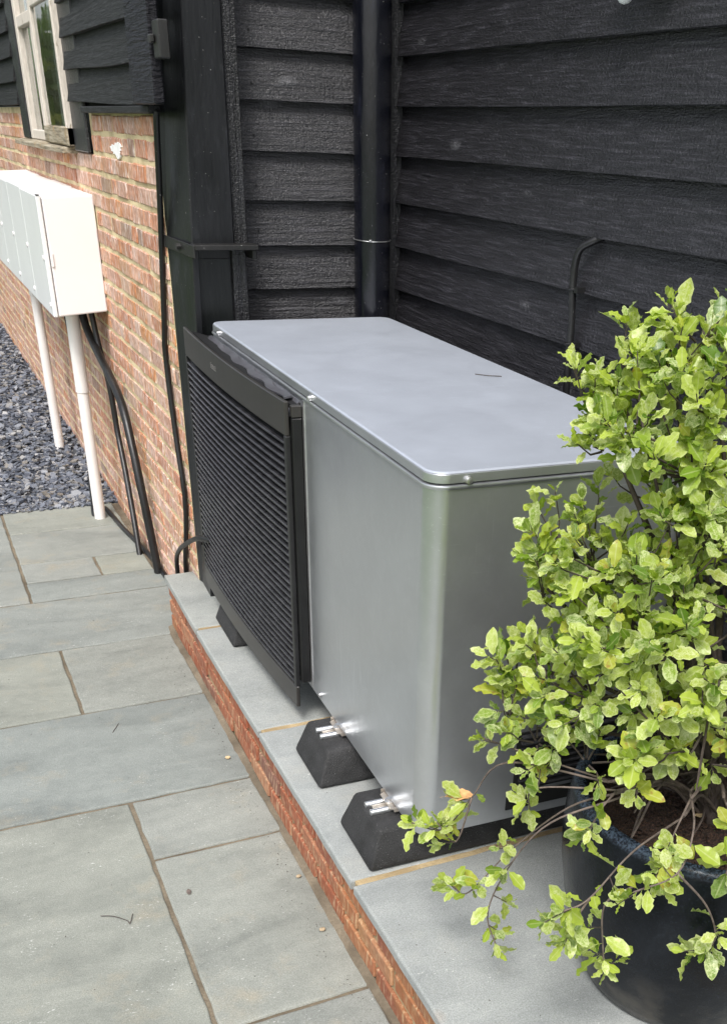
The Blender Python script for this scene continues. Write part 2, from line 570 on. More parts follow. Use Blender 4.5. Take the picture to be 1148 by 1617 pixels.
def soil():
    k = NT('dark_potting_compost')
    p = k.pos()
    n = k.noise(p, 120, 5, 0.7)
    v = k.n('ShaderNodeTexVoronoi', {'Vector': p, 'Scale': 150.0}).outputs['Distance']
    c = k.ramp(n, [(0.3, (0.012, 0.006, 0.004)), (0.55, (0.05, 0.024, 0.014)), (0.8, (0.13, 0.07, 0.04))])
    k.set(Base_Color=c, Roughness=0.95, Normal=k.bump(k.math('ADD', n, v), 1.0, 0.012))
    return k.m


M['soil'] = soil()


def glaze():
    k = NT('blue_black_pot_glaze')
    p = k.pos()
    n = k.noise(p, 7, 5, 0.65, 0.6)
    fine = k.noise(p, 190, 3, 0.7)
    sep = k.n('ShaderNodeSeparateXYZ', {'Vector': p}).outputs['Z']
    low = k.g(sep, 0.42, 0.26)
    c = k.ramp(n, [(0.35, (0.004, 0.005, 0.007)), (0.6, (0.009, 0.011, 0.015)), (0.8, (0.02, 0.025, 0.032))])
    c = k.mix(k.math('MULTIPLY', k.g(fine, 0.56, 0.74), 0.3), c, (0.035, 0.045, 0.065))
    rim = k.math('MULTIPLY', k.g(sep, 0.688, 0.7), k.g(fine, 0.42, 0.58))
    c = k.mix(k.math('MULTIPLY', rim, 0.7), c, (0.06, 0.085, 0.12))
    c = k.mix(k.math('MULTIPLY', k.math('MULTIPLY', low, k.g(k.noise(p, 11, 5), 0.42, 0.65)), 0.6), c, (0.1, 0.09, 0.075))
    k.set(Base_Color=c, Roughness=k.ramp(n, [(0.3, (0.17,) * 3), (0.75, (0.25,) * 3)]), Normal=k.bump(k.math('ADD', n, k.math('MULTIPLY', fine, 0.18)), 0.25, 0.01))
    k.b.inputs['Coat Weight'].default_value = 0.0
    k.b.inputs['Specular IOR Level'].default_value = 0.16
    k.b.inputs['Coat Roughness'].default_value = 0.12
    return k.m


M['glaze'] = glaze()


def leaf_mat(name, dark, mid, lime, pale, speck):
    k = NT(name)
    rnd = k.math('FRACT', k.math('ADD', k.oi.outputs['Random'], k.geo.outputs['Random Per Island']))
    rnd2 = k.math('FRACT', k.math('MULTIPLY', rnd, 7.31))
    p = k.pos()
    c = k.ramp(rnd, [(0.0, dark), (0.22, mid), (0.6, lime), (0.9, tuple(a * 1.1 for a in lime)), (1.0, (0.42, 0.44, 0.06))])
    n1 = k.noise(p, 330, 3, 0.7)
    n2 = k.noise(p, 80, 2)
    var = k.math('MULTIPLY', k.g(k.math('ADD', n1, k.math('MULTIPLY', n2, 0.5)), 0.66, 0.9), k.g(rnd2, 0.15, 0.75))
    ed = k.n('ShaderNodeAttribute', attribute_name='edge').outputs['Fac']
    rim = k.math('MULTIPLY', k.g(k.math('ADD', ed, k.math('MULTIPLY', n2, 0.9)), 0.95, 1.35), k.g(rnd2, 0.2, 0.5))
    var = k.math('MAXIMUM', k.math('MULTIPLY', var, 0.95), k.math('MULTIPLY', rim, 0.72))
    c = k.mix(k.g(ed, 0.16, 0.0), c, k.mix(0.35, c, pale))
    c = k.mix(k.math('MULTIPLY', var, speck), c, pale)
    c = k.mix(k.math('MULTIPLY', k.math('MULTIPLY', k.g(n2, 0.58, 0.7), k.g(rnd, 0.93, 0.97)), 0.8), c, (0.35, 0.2, 0.06))
    k.set(Base_Color=c, Roughness=0.32, Normal=k.bump(n1, 0.1, 0.002))
    k.b.inputs['Specular IOR Level'].default_value = 0.45
    tr = k.n('ShaderNodeBsdfTranslucent', {'Color': k.mix(1.0, c, (1.15, 1.25, 0.5), 'MULTIPLY')})
    ms = k.n('ShaderNodeMixShader', {0: 0.4})
    k.t.links.new(k.b.outputs[0], ms.inputs[1])
    k.t.links.new(tr.outputs[0], ms.inputs[2])
    k.t.links.new(ms.outputs[0], k.t.nodes['Material Output'].inputs['Surface'])
    return k.m


M['leaf'] = leaf_mat('variegated_leaf', (0.1, 0.19, 0.018), (0.22, 0.33, 0.032), (0.38, 0.47, 0.065), (0.7, 0.73, 0.43), 0.8)
M['green_leaf'] = leaf_mat('garden_leaf', (0.03, 0.06, 0.012), (0.06, 0.11, 0.02), (0.11, 0.19, 0.03), (0.2, 0.3, 0.08), 0.3)
M['bark'] = plain('dark_twig_bark', (0.06, 0.045, 0.038), 0.8, 0, 60, 0.4, 0.4, 150)
M['bark_grey'] = plain('grey_stem_bark', (0.13, 0.1, 0.085), 0.8, 0, 60, 0.4, 0.4, 150)
M['dry_leaf'] = plain('dry_orange_leaf', (0.62, 0.34, 0.14), 0.7, 0, 90, 0.3)
M['dry_pale'] = plain('dry_straw_leaf', (0.62, 0.47, 0.27), 0.7, 0, 90, 0.3)
M['pebble'] = plain('buff_pebble', (0.36, 0.28, 0.18), 0.8, 0, 90, 0.3)
M['crumb'] = plain('dark_crumb', (0.05, 0.038, 0.028), 0.9, 0, 90, 0.3)
M['turf'] = plain('mown_turf', (0.075, 0.125, 0.03), 0.9, 0, 30, 0.5, 0.6, 120)
M['sensor'] = plain('white_sensor_plastic', (0.78, 0.8, 0.82), 0.3)

# ------------------------------------------------------------------ ground
props(MB().box(-60, 60, -60, 90, -0.3, -0.06).build('ground', M['turf']), kind='structure')

PAT = empty('patio', (0.0, 3.0, 0.0), kind='structure')
MB().box(-1.3, 1.7, -0.6, 5.752, -0.055, -0.007).build('joint_bed', M['joint'], PAT)
SLABS = [(.232, .815, 5.38, 5.745), (.232, .815, 4.936, 5.38), (.232, .576, 4.682, 4.936), (.576, .815, 4.682, 4.936),
         (.232, .842, 4.45, 4.682), (-.62, .232, 4.45, 5.745), (-.62, .84, 3.92, 4.45), (-.62, .275, 3.357, 3.92), (.275, .722, 3.357, 3.92),
         (-.62, .718, 2.73, 3.357), (-.72, .315, 1.45, 2.73), (.315, .711, 2.406, 2.73), (.315, .705, 1.686, 2.406), (.315, .702, .95, 1.686),
         (-.72, .315, .6, 1.45), (.315, .706, .3, .95), (-.72, .315, -.5, .6), (-1.28, -.62, 2.73, 4.45), (-1.28, -.72, 1.2, 2.73), (-1.28, -.72, -.5, 1.2), (-1.28, -.62, 4.45, 5.745)]


def slab_mesh(x0, x1, y0, y1, z1, th, j=0.003, wob=0.0022, seed=0, edge=None):
    rg = random.Random(seed)
    x0, x1, y0, y1 = x0 + j * 2, x1 - j * 2, y0 + j * 2, y1 - j * 2
    pts = []
    nx = max(4, int((x1 - x0) / 0.045))
    ny = max(4, int((y1 - y0) / 0.045))
    for i in range(nx):
        pts.append((x0 + (x1 - x0) * i / nx, y0))
    for i in range(ny):
        pts.append((x1, y0 + (y1 - y0) * i / ny))
    for i in range(nx):
        pts.append((x1 - (x1 - x0) * i / nx, y1))
    for i in range(ny):
        pts.append((x0, y1 - (y1 - y0) * i / ny))
    pts = [(x + rg.uniform(-wob, wob), y + rg.uniform(-wob, wob)) for x, y in pts]
    if edge:
        pts = [(edge(y) + rg.uniform(-wob, wob) * .35, y) if x < x0 + 0.02 else (x, y) for x, y in pts]
    cx = sum(p[0] for p in pts) / len(pts)
    cy = sum(p[1] for p in pts) / len(pts)

    def inset(d):
        out = []
        for x, y in pts:
            v = Vector((cx - x, cy - y))
            sx = d if v.x > 0 else -d
            sy = d if v.y > 0 else -d
            ex = min(abs(x - x0), abs(x - x1)) < 0.02
            ey = min(abs(y - y0), abs(y - y1)) < 0.02
            out.append((x + (sx if ex else 0), y + (sy if ey else 0)))
        return out
    mb = MB()
    rows = [[(x, y, z1 - th) for x, y in pts], [(x, y, z1 - 0.005) for x, y in pts],
            [(x, y, z1 - 0.0012) for x, y in inset(0.0022)], [(x, y, z1) for x, y in inset(0.006)]]
    mb.grid(rows, closed=True)
    n = len(pts)
    mb.f.append(tuple(range(3 * n, 4 * n)))
    return mb


for i, (x0, x1, y0, y1) in enumerate(SLABS):
    dz = random.uniform(-0.0015, 0.0015)
    slab_mesh(x0, x1, y0, y1, dz, 0.03, seed=i).build('paving_slab', M['paving'], PAT)

# slate chippings
MB().box(-3.0, 0.9, 5.752, 16, -0.059, -0.02).build('gravel_bed', M['slate_bed'])
props(bpy.data.objects['gravel_bed'], kind='structure')
chips = MB()
rg = random.Random(5)


def chip(x, y, z, s):
    a = rg.uniform(0, 6.28)
    tx, ty = rg.gauss(0, 0.28), rg.gauss(0, 0.28)
    n = rg.choice((4, 5, 5, 6))
    el = rg.uniform(0.4, 0.85)
    th = s * rg.uniform(0.1, 0.22)
    top, bot = [], []
    for k in range(n):
        an = 2 * math.pi * (k + rg.uniform(-0.3, 0.3)) / n
        px, py = s * math.cos(an), s * el * math.sin(an)
        qx, qy = px * math.cos(a) - py * math.sin(a), px * math.sin(a) + py * math.cos(a)
        zz = z + qx * tx + qy * ty
        top.append((x + qx, y + qy, zz + th))
        bot.append((x + qx * 0.95, y + qy * 0.95, zz - th))
    chips.add(bot + top, [tuple(range(n, 2 * n))] + [(i, (i + 1) % n, n + (i + 1) % n, n + i) for i in range(n)])


for i in range(13500):
    y = 5.76 + 6.2 * rg.random() ** 1.5
    x = rg.uniform(-0.35, 0.86)
    chip(x, y, rg.uniform(-0.02, 0.006), rg.choice((0.012, 0.014, 0.018, 0.022, 0.027)) * rg.uniform(0.8, 1.25))
for i in range(160):
    chip(rg.uniform(-.3, .7), 5.745 - abs(rg.gauss(0, 0.012)), 0.004, 0.013)
go = chips.build('slate_gravel', M['slate'])
props(go, 'bed of blue grey slate chippings beside the brick wall', 'gravel', kind='stuff')

# ------------------------------------------------------------------ brick barn wall
BX = 0.85
BW = empty('brick_wall', (BX, 5.5, 0.0), 'old red brick wall carrying the white meter boxes', 'wall')
MB().box(BX + 0.0025, BX + 0.11, 3.885, 13.0, -0.05, 1.662).build('mortar_core', M['mortar'], BW)
MB().box(BX + 0.003, BX + 0.109, 3.8855, 5.14, 1.66, 1.845).build('mortar_core', M['mortar'], BW)
MB().box(BX + 0.003, BX + 0.109, 7.36, 13.0, 1.66, 1.85).build('mortar_core', M['mortar'], BW)


def brick_mesh(name, L, H, D, seed, m):
    rg = random.Random(seed)
    bm = bmesh.new()
    bmesh.ops.create_cube(bm, size=1.0)
    for v in bm.verts:
        v.co = Vector((v.co.x * D, v.co.y * L, v.co.z * H)) + Vector((rg.uniform(-.002, .002), rg.uniform(-.003, .003), rg.uniform(-.0022, .0022)))
    bmesh.ops.bevel(bm, geom=bm.edges[:], offset=0.0042, segments=1, affect='EDGES', clamp_overlap=True)
    for v in bm.verts:
        v.co += Vector((rg.uniform(-.0012, .0012), rg.uniform(-.0012, .0012), rg.uniform(-.0012, .0012)))
    me = bpy.data.meshes.new(name)
    bm.to_mesh(me)
    bm.free()
    me.materials.append(m)
    return me


GA = 0.0713
ST = [brick_mesh('stretcher', .203, .0565, .03, i, M['brick']) for i in range(5)]
HD = [brick_mesh('header', .096, .0565, .03, 20 + i, M['brick']) for i in range(5)]
QT = [brick_mesh('closer', .048, .0565, .03, 40 + i, M['brick']) for i in range(3)]
spots = []
rg = random.Random(3)
ROWS = [(1.826 - (k + 0.5) * GA, k) for k in range(26)]
for z, k in ROWS:
    y = 3.892
    first = True
    seq = k % 2
    while y < 12.9:
        if first:
            kinds = [('Q', .05), ('H', .098)] if seq else [('S', .205)]
            if rg.random() < 0.3:
                kinds = kinds[:1]
        else:
            kinds = [('S', .205)] if rg.random() < (0.55 if kinds[-1][0] == 'H' else 0.4) else [('H', .098)]
        first = False
        for kd, L in kinds:
            spots.append((y + L / 2, z, kd, L))
            y += L + 0.0095
vis = []
for y, z, kd, L in spots:
    if z > 1.67 and 5.14 - L / 2 < y < 7.36 + L / 2:
        continue
    vis.append((y, z, kd, L))
vis.sort(key=lambda s: s[0] - (0.9 if s[1] > 1.0 else 0.0))
rest = MB()
hidden = 0
made = 0
for y, z, kd, L in vis:
    behind = 5.30 < y < 7.4 and 1.06 < z < 1.46
    if behind:
        continue
    ox = rg.uniform(-.002, .002)
    if made < 296:
        me = rg.choice({'S': ST, 'H': HD, 'Q': QT}[kd])
        o = link('brick', me, None, BW, (BX + 0.0135 + ox, y, z + rg.uniform(-.0015, .0015)))
        o.rotation_euler = (rg.uniform(-.008, .008), 0, rg.choice((0, math.pi)) + rg.uniform(-.008, .008))
        made += 1
    else:
        w = [rg.uniform(-.002, .002) for _ in range(4)]
        rest.box(BX + ox, BX + .03, y - L / 2 + w[0], y + L / 2 + w[1], z - .028 + w[2], z + .028 + w[3])
ro = rest.build('brickwork', M['brick'], BW, bevel=0.003)
ro['kind'] = 'stuff'
# splash of white paint on one brick near the post
rg = random.Random(8)
pts = []
for k in range(26):
    a = 2 * math.pi * k / 26
    rr = 1 + 0.22 * math.sin(3 * a + 1) + rg.uniform(-.16, .16)
    pts.append((4.585 + 0.098 * rr * math.cos(a), 1.708 + 0.024 * rr * math.sin(a)))
mb = MB()
n = len(pts)
mb.add([(BX - .0045, y, z) for y, z in pts] + [(BX + .004, y, z) for y, z in pts],
       [tuple(range(n))] + [(i, n + i, n + (i + 1) % n, (i + 1) % n) for i in range(n)])
mb.build('paint_patch', M['white_paint'], BW)

# ------------------------------------------------------------------ weatherboarding above the brick
def board(name, parent, axis, a0, a1, p, zb, h, m, seed=0, th=0.026, lean=0.031, wob=0.0009, tilt=0.0):
    """feather-edge board: bottom edge outermost at plane p, outward is minus"""
    rg = random.Random(seed * 13 + 7)
    n = max(6, int(abs(a1 - a0) / 0.05))
    ph, fq = rg.uniform(0, 6), rg.uniform(2.0, 4.5)
    rows = []
    for i in range(n + 1):
        t = i / n
        a = a0 + (a1 - a0) * t
        e = wob * math.sin(fq * a + ph) + rg.uniform(-.0005, .0005) + tilt * (t - 0.5)
        sec = [(p, zb + e + 0.001), (p + 0.0015, zb + e), (p + th, zb + e), (p + lean + 0.014, zb + h), (p + lean, zb + h), (p + lean * 0.45 + rg.uniform(-.0006, .0006), zb + h * 0.5)]
        rows.append([(q, a, z) if axis == 'Y' else (a, q, z) for q, z in sec])
    mb = MB()
    mb.grid(rows, closed=True)
    k = len(rows[0])
    mb.f.append(tuple(range(k)))
    mb.f.append(tuple(n * k + i for i in range(k)))
    return mb.build(name, m, parent)


UW = empty('barn_cladding', (0.82, 5.0, 1.855), 'weathered black boards above the brick wall, either side of the window', 'cladding')
MB().box(0.862, 0.9, 3.9, 5.45, 1.85, 3.2).build('backing', M['dark_room'], UW)
MB().box(0.862, 0.9, 7.36, 13.0, 1.855, 3.2).build('backing', M['dark_room'], UW)
zz = [1.855, 1.968, 2.083, 2.2, 2.32, 2.44, 2.56, 2.68, 2.8, 2.92, 3.04]
for i, z in enumerate(zz):
    board('board', UW, 'Y', 3.88, 5.44, 0.818, z, 0.145, M['old_board'], i + 60, tilt=0.014, wob=0.003)
    board('board', UW, 'Y', 7.32, 13.0, 0.818, z + 0.006, 0.145, M['old_board'], i + 80, wob=0.004)
MB().box(0.812, 0.8495, 3.79, 5.09, 1.824, 1.8455).build('batten', M['old_board'], UW, bevel=0.003)
for ya, yb, zb in ((5.155, 5.5, 1.682), (7.07, 7.34, 1.70)):
    MB().box(0.832, 0.8475, ya, yb, zb, 3.2).build('window_surround', M['timber_z'], UW, bevel=0.004)
CB = MB()
CB.grid([[(x, y + dy * (z - 1.846), z + (0.004 * math.sin(y * 60) if z < 1.85 else 0)) for (x, y) in ((.785, 3.565), (.785, 3.66), (.785, 3.77), (.785, 3.885), (.816, 3.885), (.816, 3.565))]
         for z, dy in ((1.846, 0), (2.0, -.03), (2.2, -.03), (2.6, -.02), (3.2, -.02))], closed=True)
CB.f.append((0, 1, 2, 3, 4, 5))
corner = empty('corner_plank', (0.8, 3.72, 1.846), 'rough black plank standing proud at the barn corner above the brick', 'plank')
CB.build('plank', M['rough_black'], corner, bevel=0.004)
hg = MB().box(0.792, 0.822, 3.47, 3.545, 1.955, 2.045).build('hinge', M['iron'], corner, bevel=0.003)
MB().box(0.778, 0.791, 3.515, 3.552, 1.992, 2.012).build('hinge_pin', M['iron'], hg, bevel=0.003)

# ------------------------------------------------------------------ window
WN = empty('casement_window', (0.84, 6.3, 1.69), 'old cream casement window with peeling paint above the meter boxes', 'window')
wp = M['window_paint']


def wbox(name, x0, x1, y0, y1, z0, z1, m=wp, parent=None, bevel=0.004):
    return MB().box(x0, x1, y0, y1, z0, z1).build(name, m, parent or WN, bevel=bevel)


ZT = 2.75
wbox('frame_stile', .84, .9, 6.985, 7.065, 1.70, ZT)
wbox('frame_stile', .84, .9, 5.52, 5.575, 1.70, ZT)
wbox('mullion', .84, .9, 6.21, 6.275, 1.70, ZT)
wbox('transom', .842, .898, 6.275, 6.985, 2.20, 2.25)
wbox('bottom_rail', .843, .897, 6.275, 6.985, 1.70, 1.745)
wbox('head', .838, .9, 5.52, 7.065, ZT, ZT + .06)
for a, b, c, d in ((6.275, 6.985, 1.745, 2.20), (6.275, 6.985, 2.25, ZT)):
    wbox('pane', .868, .872, a, b, c, d, M['glass'], bevel=0)
wbox('glazing_bar', .86, .88, 6.62, 6.64, 1.745, 2.2)
sash = wbox('sash_stile', .806, .836, 6.14, 6.2, 1.70, ZT)
wbox('sash_stile', .806, .836, 5.485, 5.52, 1.70, ZT)
wbox('sash_bottom_rail', .803, .838, 5.485, 6.215, 1.698, 1.772, M['sill'], bevel=0.006)
wbox('sash_top_rail', .806, .836, 5.52, 6.14, ZT - .06, ZT)
wbox('sash_transom', .8065, .8355, 5.52, 6.14, 2.235, 2.29)
wbox('pane', .819, .823, 5.52, 6.14, 1.772, 2.235, M['glass'], bevel=0)
wbox('pane', .819, .823, 5.52, 6.14, 2.29, ZT - .06, M['glass'], bevel=0)
sl = MB()
sl.grid([[(.775 + rx, y, 1.668), (.775 + rx, y, 1.69), (.845, y, 1.698), (.9, y, 1.698), (.9, y, 1.668)] for y, rx in ((5.56, .012), (5.75, .004), (5.9, 0), (6.3, .003), (6.8, 0), (7.2, .006), (7.42, .01))], closed=True)
sl.f += [tuple(range(5)), tuple(30 + i for i in range(5))]
sl.build('sill', M['sill'], WN, bevel=0.004)
wbox('dark_room', .99, 1.0, 5.2, 7.4, 1.6, 2.9, M['dark_room'], bevel=0)
wbox('curtain', .93, .95, 6.32, 6.62, 1.7, 2.75, M['white_pipe'], bevel=0)

# ------------------------------------------------------------------ meter boxes
MY = [5.268, 5.85, 6.45, 7.05, 7.65]
ML = ['nearest white meter box, broad plain side facing the camera', 'second white meter box along the brick wall from the near end',
      'third white meter box along the brick wall from the near end', 'farthest white meter box on the brick wall, cut by the frame']
for i in range(4):
    y0, y1 = MY[i] + 0.004, MY[i + 1] - 0.004
    E_ = empty('meter_box', (.73, (y0 + y1) / 2, 1.035), ML[i], 'meter box', 'white meter boxes on the brick wall')
    dz = 0.004 * (i % 2)

    def fn(x, y, z):
        return (x, y, z - (0.012 if (z > 1.3 and x < .7) else 0) - (0.018 if (z < 1.3 and x < .7) else 0))
    MB().box(.628, .8485, y0, y1, 1.046, 1.522 + dz, fn).build('case', M['white_gloss'], E_, bevel=0.006, seg=2)
    dr = MB().box(.604, .6245, y0 - .001, y1 - .001, 1.026, 1.515 + dz).build('door', M['white_door'], E_, bevel=0.005, seg=2)
    MB().box(.612, .6265, y0 + .03, y1 - .03, 1.05, 1.49).build('gasket', M['hollow'], E_)
    for zc in (1.27, 1.075):
        lk = MB()
        lk.tube([(.599, y0 + .035, zc), (.606, y0 + .035, zc)], 0.011, 10)
        lk.build('lock', M['white_gloss'], dr, smooth=True, sharp=40)
    if i == 0:
        MB().box(.628, .641, y0 - .006, y0 - .0005, 1.235, 1.29).build('catch', M['white_gloss'], E_, bevel=0.002)
        MB().box(.6045, .62, y0 - .003, y0 + .02, 1.516, 1.5185).build('corner_cap', M['hollow'], E_)


def cable(name, pts, r, m, label, cat, group=None, seg=10, n=8):
    mb = MB()
    mb.tube(spline(pts, n), r, seg)
    return props(mb.build(name, m, None, smooth=True, sharp=50), label, cat, group)


c1 = empty('white_conduit', (.709, 5.506, 0), 'white plastic conduit rising to the nearest meter box', 'conduit', 'white conduits under the meter boxes')
MB().tube([(.709, 5.506, -.01), (.712, 5.5, .66)], .0285, 20).build('pipe', M['white_pipe'], c1, smooth=True, sharp=50)
MB().tube([(.712, 5.5, .648), (.715, 5.497, 1.034)], .0325, 20).build('sleeve', M['white_pipe'], c1, smooth=True, sharp=50)
c2 = empty('white_conduit', (.715, 7.0, 0), 'white plastic conduit standing in the slate chippings', 'conduit', 'white conduits under the meter boxes')
MB().tube([(.715, 7.009, -.02), (.715, 7.005, .95)], .0285, 20).build('pipe', M['white_pipe'], c2, smooth=True, sharp=50)
MB().tube([(.715, 7.005, .9), (.715, 7.0, 1.034)], .033, 20).build('sleeve', M['white_pipe'], c2, smooth=True, sharp=50)
cable('power_cable', [(.822, 4.613, -.01), (.815, 4.63, .12), (.8, 4.665, .365), (.795, 4.75, .56), (.795, 4.88, .71), (.79, 5.1, .8), (.785, 5.3, .855), (.77, 5.45, .94), (.76, 5.5, 1.03)], .019, M['rubber_cable'],
      'thick black cable curving from the nearest meter box down to the paving', 'cable')
cable('power_cable', [(.79, 4.885, -.01), (.8, 4.99, .15), (.815, 5.16, .35), (.82, 5.27, .5), (.815, 5.3, .72), (.8, 5.36, .88), (.79, 5.4, 1.04)], .014, M['rubber_cable'],
      'medium black cable dropping behind the thick curving cable', 'cable')
cable('thin_cable', [(.83, 6.5, .05), (.833, 6.52, .3), (.833, 6.57, .55), (.82, 6.6, .83), (.8, 6.6, 1.03)], .009, M['rubber_cable'],
      'thin black cable on the brick between the two white conduits', 'cable')
cable('ground_duct', [(.758, 5.62, .012), (.768, 5.5, .012), (.785, 5.25, .012), (.812, 5.0, .012), (.832, 4.75, .012), (.838, 4.45, .012), (.838, 4.05, .012)], .0125, M['rubber_cable'],
      'black duct lying along the foot of the brick wall', 'cable')
cable('gravel_cable', [(.80, 6.35, .01), (.76, 6.1, .03), (.715, 5.75, .03), (.692, 5.6, .02), (.685, 5.545, -.01)], .014, M['rubber_cable'],
      'short black cable leaving the gravel beside the near conduit', 'cable')
cable('post_cable', [(.842, 3.80, 1.835), (.836, 3.80, 1.8), (.837, 3.87, 1.56), (.837, 3.985, 1.2), (.836, 4.02, 1.07), (.836, 3.985, .8), (.836, 3.93, .57), (.835, 3.97, .4), (.835, 4.04, .24), (.835, 4.05, .02)], .0105, M['rubber_cable'],
      'long black cable running down the brick beside the black post', 'cable')
cable('loop_cable', [(.82, 3.5, .53), (.8, 3.61, .505), (.795, 3.8, .42), (.795, 3.95, .34), (.797, 4.03, .26), (.8, 4.04, .1), (.8, 4.04, 0.0)], .0095, M['rubber_cable'],
      'black cable looping from behind the pump down past the plinth end', 'cable')

# ------------------------------------------------------------------ black corner post
PO = empty('corner_post', (.98, 3.8, 0.0), 'black painted corner post between brick wall and short boarded wall', 'post')


def plx(z):
    return 0.892 + 0.04 * (z - 1.45)


up_a = [(.8525, 3.886), (plx(1.452), 3.70), (1.037, 3.70), (1.037, 3.95), (.856, 3.95)]
up_b = [(.8525, 3.886), (plx(3.2), 3.70), (1.05, 3.70), (1.05, 3.95), (.856, 3.95)]
MB().prism(up_a, 1.452, 3.2, up_b).build('upper_post', M['post'], PO, bevel=0.004)
lo_a = [(.8525, 3.886), (plx(0.2), 3.70), (plx(.2) + .022, 3.70), (plx(.2) + .022, 3.735), (1.03, 3.735), (1.03, 3.95), (.856, 3.95)]
lo_b = [(.8525, 3.886), (plx(1.45), 3.70), (plx(1.45) + .022, 3.70), (plx(1.45) + .022, 3.735), (1.03, 3.735), (1.03, 3.95), (.856, 3.95)]
MB().prism(lo_a, 0.0, 1.4515, lo_b).build('lower_post', M['post'], PO, bevel=0.002)
MB().box(plx(1.2) + .028, 1.022, 3.728, 3.7365, .25, 1.42).build('recess_panel', M['post_green'], PO)
MB().box(1.085, 1.1, 3.66, 3.8, 1.425, 1.4530).build('ledge_return', M['iron'], PO, bevel=0.002)
MB().box(1.028, 1.078, 3.712, 3.82, 0.0, 1.452).build('side_batten', M['timber_z'], PO, bevel=0.003)
MB().box(1.0385, 1.088, 3.715, 3.82, 1.466, 3.2).build('side_batten', M['timber_z'], PO, bevel=0.003)
ld = MB().box(plx(1.45) - .002, 1.102, 3.64, 3.71, 1.4535, 1.469).build('ledge', M['iron'], PO, bevel=0.002)
st = MB()
st.add([(.843, 3.895, 1.442), (.886, 3.656, 1.428), (.8915, 3.656, 1.428), (.852, 3.895, 1.442),
        (.843, 3.895, 1.478), (.886, 3.656, 1.4665), (.8915, 3.656, 1.4665), (.852, 3.895, 1.478)],
       [(0, 1, 5, 4), (1, 2, 6, 5), (2, 3, 7, 6), (3, 0, 4, 7), (4, 5, 6, 7), (3, 2, 1, 0)])
stp = st.build('strap', M['iron'], PO, bevel=0.0015)
bt = MB()
bt.tube([(.852, 3.762, 1.455), (.866, 3.765, 1.455)], [.0105, .0105], 6)
bt.build('bolt', M['iron'], stp)
pk = MB()
pk.box(.95, 1.05, 3.70, 3.705, .01, .02)
MB().tube([(.848, 3.80, .42), (.868, 3.805, .42)], .012, 8).build('fixing_bolt', M['iron'], PO)

# ------------------------------------------------------------------ boarded walls
ZB = [2.161, 2.0165, 1.876, 1.733, 1.5895, 1.452, 1.312]
zall = [3.02, 2.876, 2.733, 2.59, 2.447, 2.304] + ZB + [1.17, 1.03, .89, .75, .61, .47, .335]
SW = empty('short_boarded_wall', (1.35, 3.84, 0.2), 'short black boarded wall behind the pump, between post and downpipe', 'wall')
MB().box(1.03, 1.75, 3.858, 3.93, 0.0, 3.2).build('backing', M['dark_room'], SW)
for i, z in enumerate(zall):
    board('board', SW, 'X', 1.079 if z < 1.45 else 1.089, 1.645, 3.819, z, (zall[i - 1] if i else 3.16) - z + .025, M['board_x'], i + 200)
RW = empty('long_boarded_wall', (1.68, 2.2, 0.2), 'long black boarded wall along the right behind the pump', 'wall')
MB().box(1.694, 1.75, 1.1, 3.85, 0.0, 3.2).build('backing', M['dark_room'], RW)
for i, z in enumerate(zall):
    board('board', RW, 'Y', 1.1, 3.772 + random.uniform(-.004, .004), 1.655, z, (zall[i - 1] if i else 3.16) - z + .025, M['board_y'], i + 300,
          tilt={2.161: 0.0, 2.0165: .0, 1.876: 0.0}.get(z, 0))
MB().box(1.618, 1.68, 3.776, 3.8185, 0.2, 3.2).build('corner_trim', M['timber_z'], RW, bevel=0.003)
MB().box(1.64, 1.76, 1.02, 1.098, 0.0, 3.2).build('end_board', M['timber_z'], RW, bevel=0.004)
# small nail dimples
for wall, pts in ((SW, [(1.16, 3.8235, z + .045) for z in zall[6:15]]), ):
    for p in pts:
        MB().tube([(p[0], p[1] - .001, p[2]), (p[0], p[1] + .006, p[2])], .0035, 6).build('nail', M['hollow'], wall)
rg = random.Random(50)
for z in zall[5:14]:
    for y in (3.6, 3.05, 2.62, 2.2):
        yy = y + rg.uniform(-.03, .03)
        MB().tube([(1.6605, yy, z + .036), (1.668, yy, z + .036)], .0032, 6).build('nail', M['hollow'] if rg.random() < .6 else M['iron'], RW)

DP = empty('downpipe', (1.545, 3.735, 0.23), 'glossy black downpipe in the corner of the boarded walls', 'pipe')
MB().tube([(1.552, 3.735, .23), (1.545, 3.735, 3.2)], .064, 32).build('pipe', M['pipe_black'], DP, smooth=True, sharp=60)
wr = MB()
ring = [(1.549 + .0655 * math.cos(a), 3.735 + .0655 * math.sin(a), 1.478 + .003 * math.sin(a)) for a in [2 * math.pi * k / 32 for k in range(33)]]
wr.tube(ring, .0016, 5)
wr.tube([(1.515, 3.678, 1.478), (1.520, 3.668, 1.479), (1.512, 3.67, 1.479)], .003, 6)
wr.build('wire_tie', M['zinc'], DP, smooth=True)

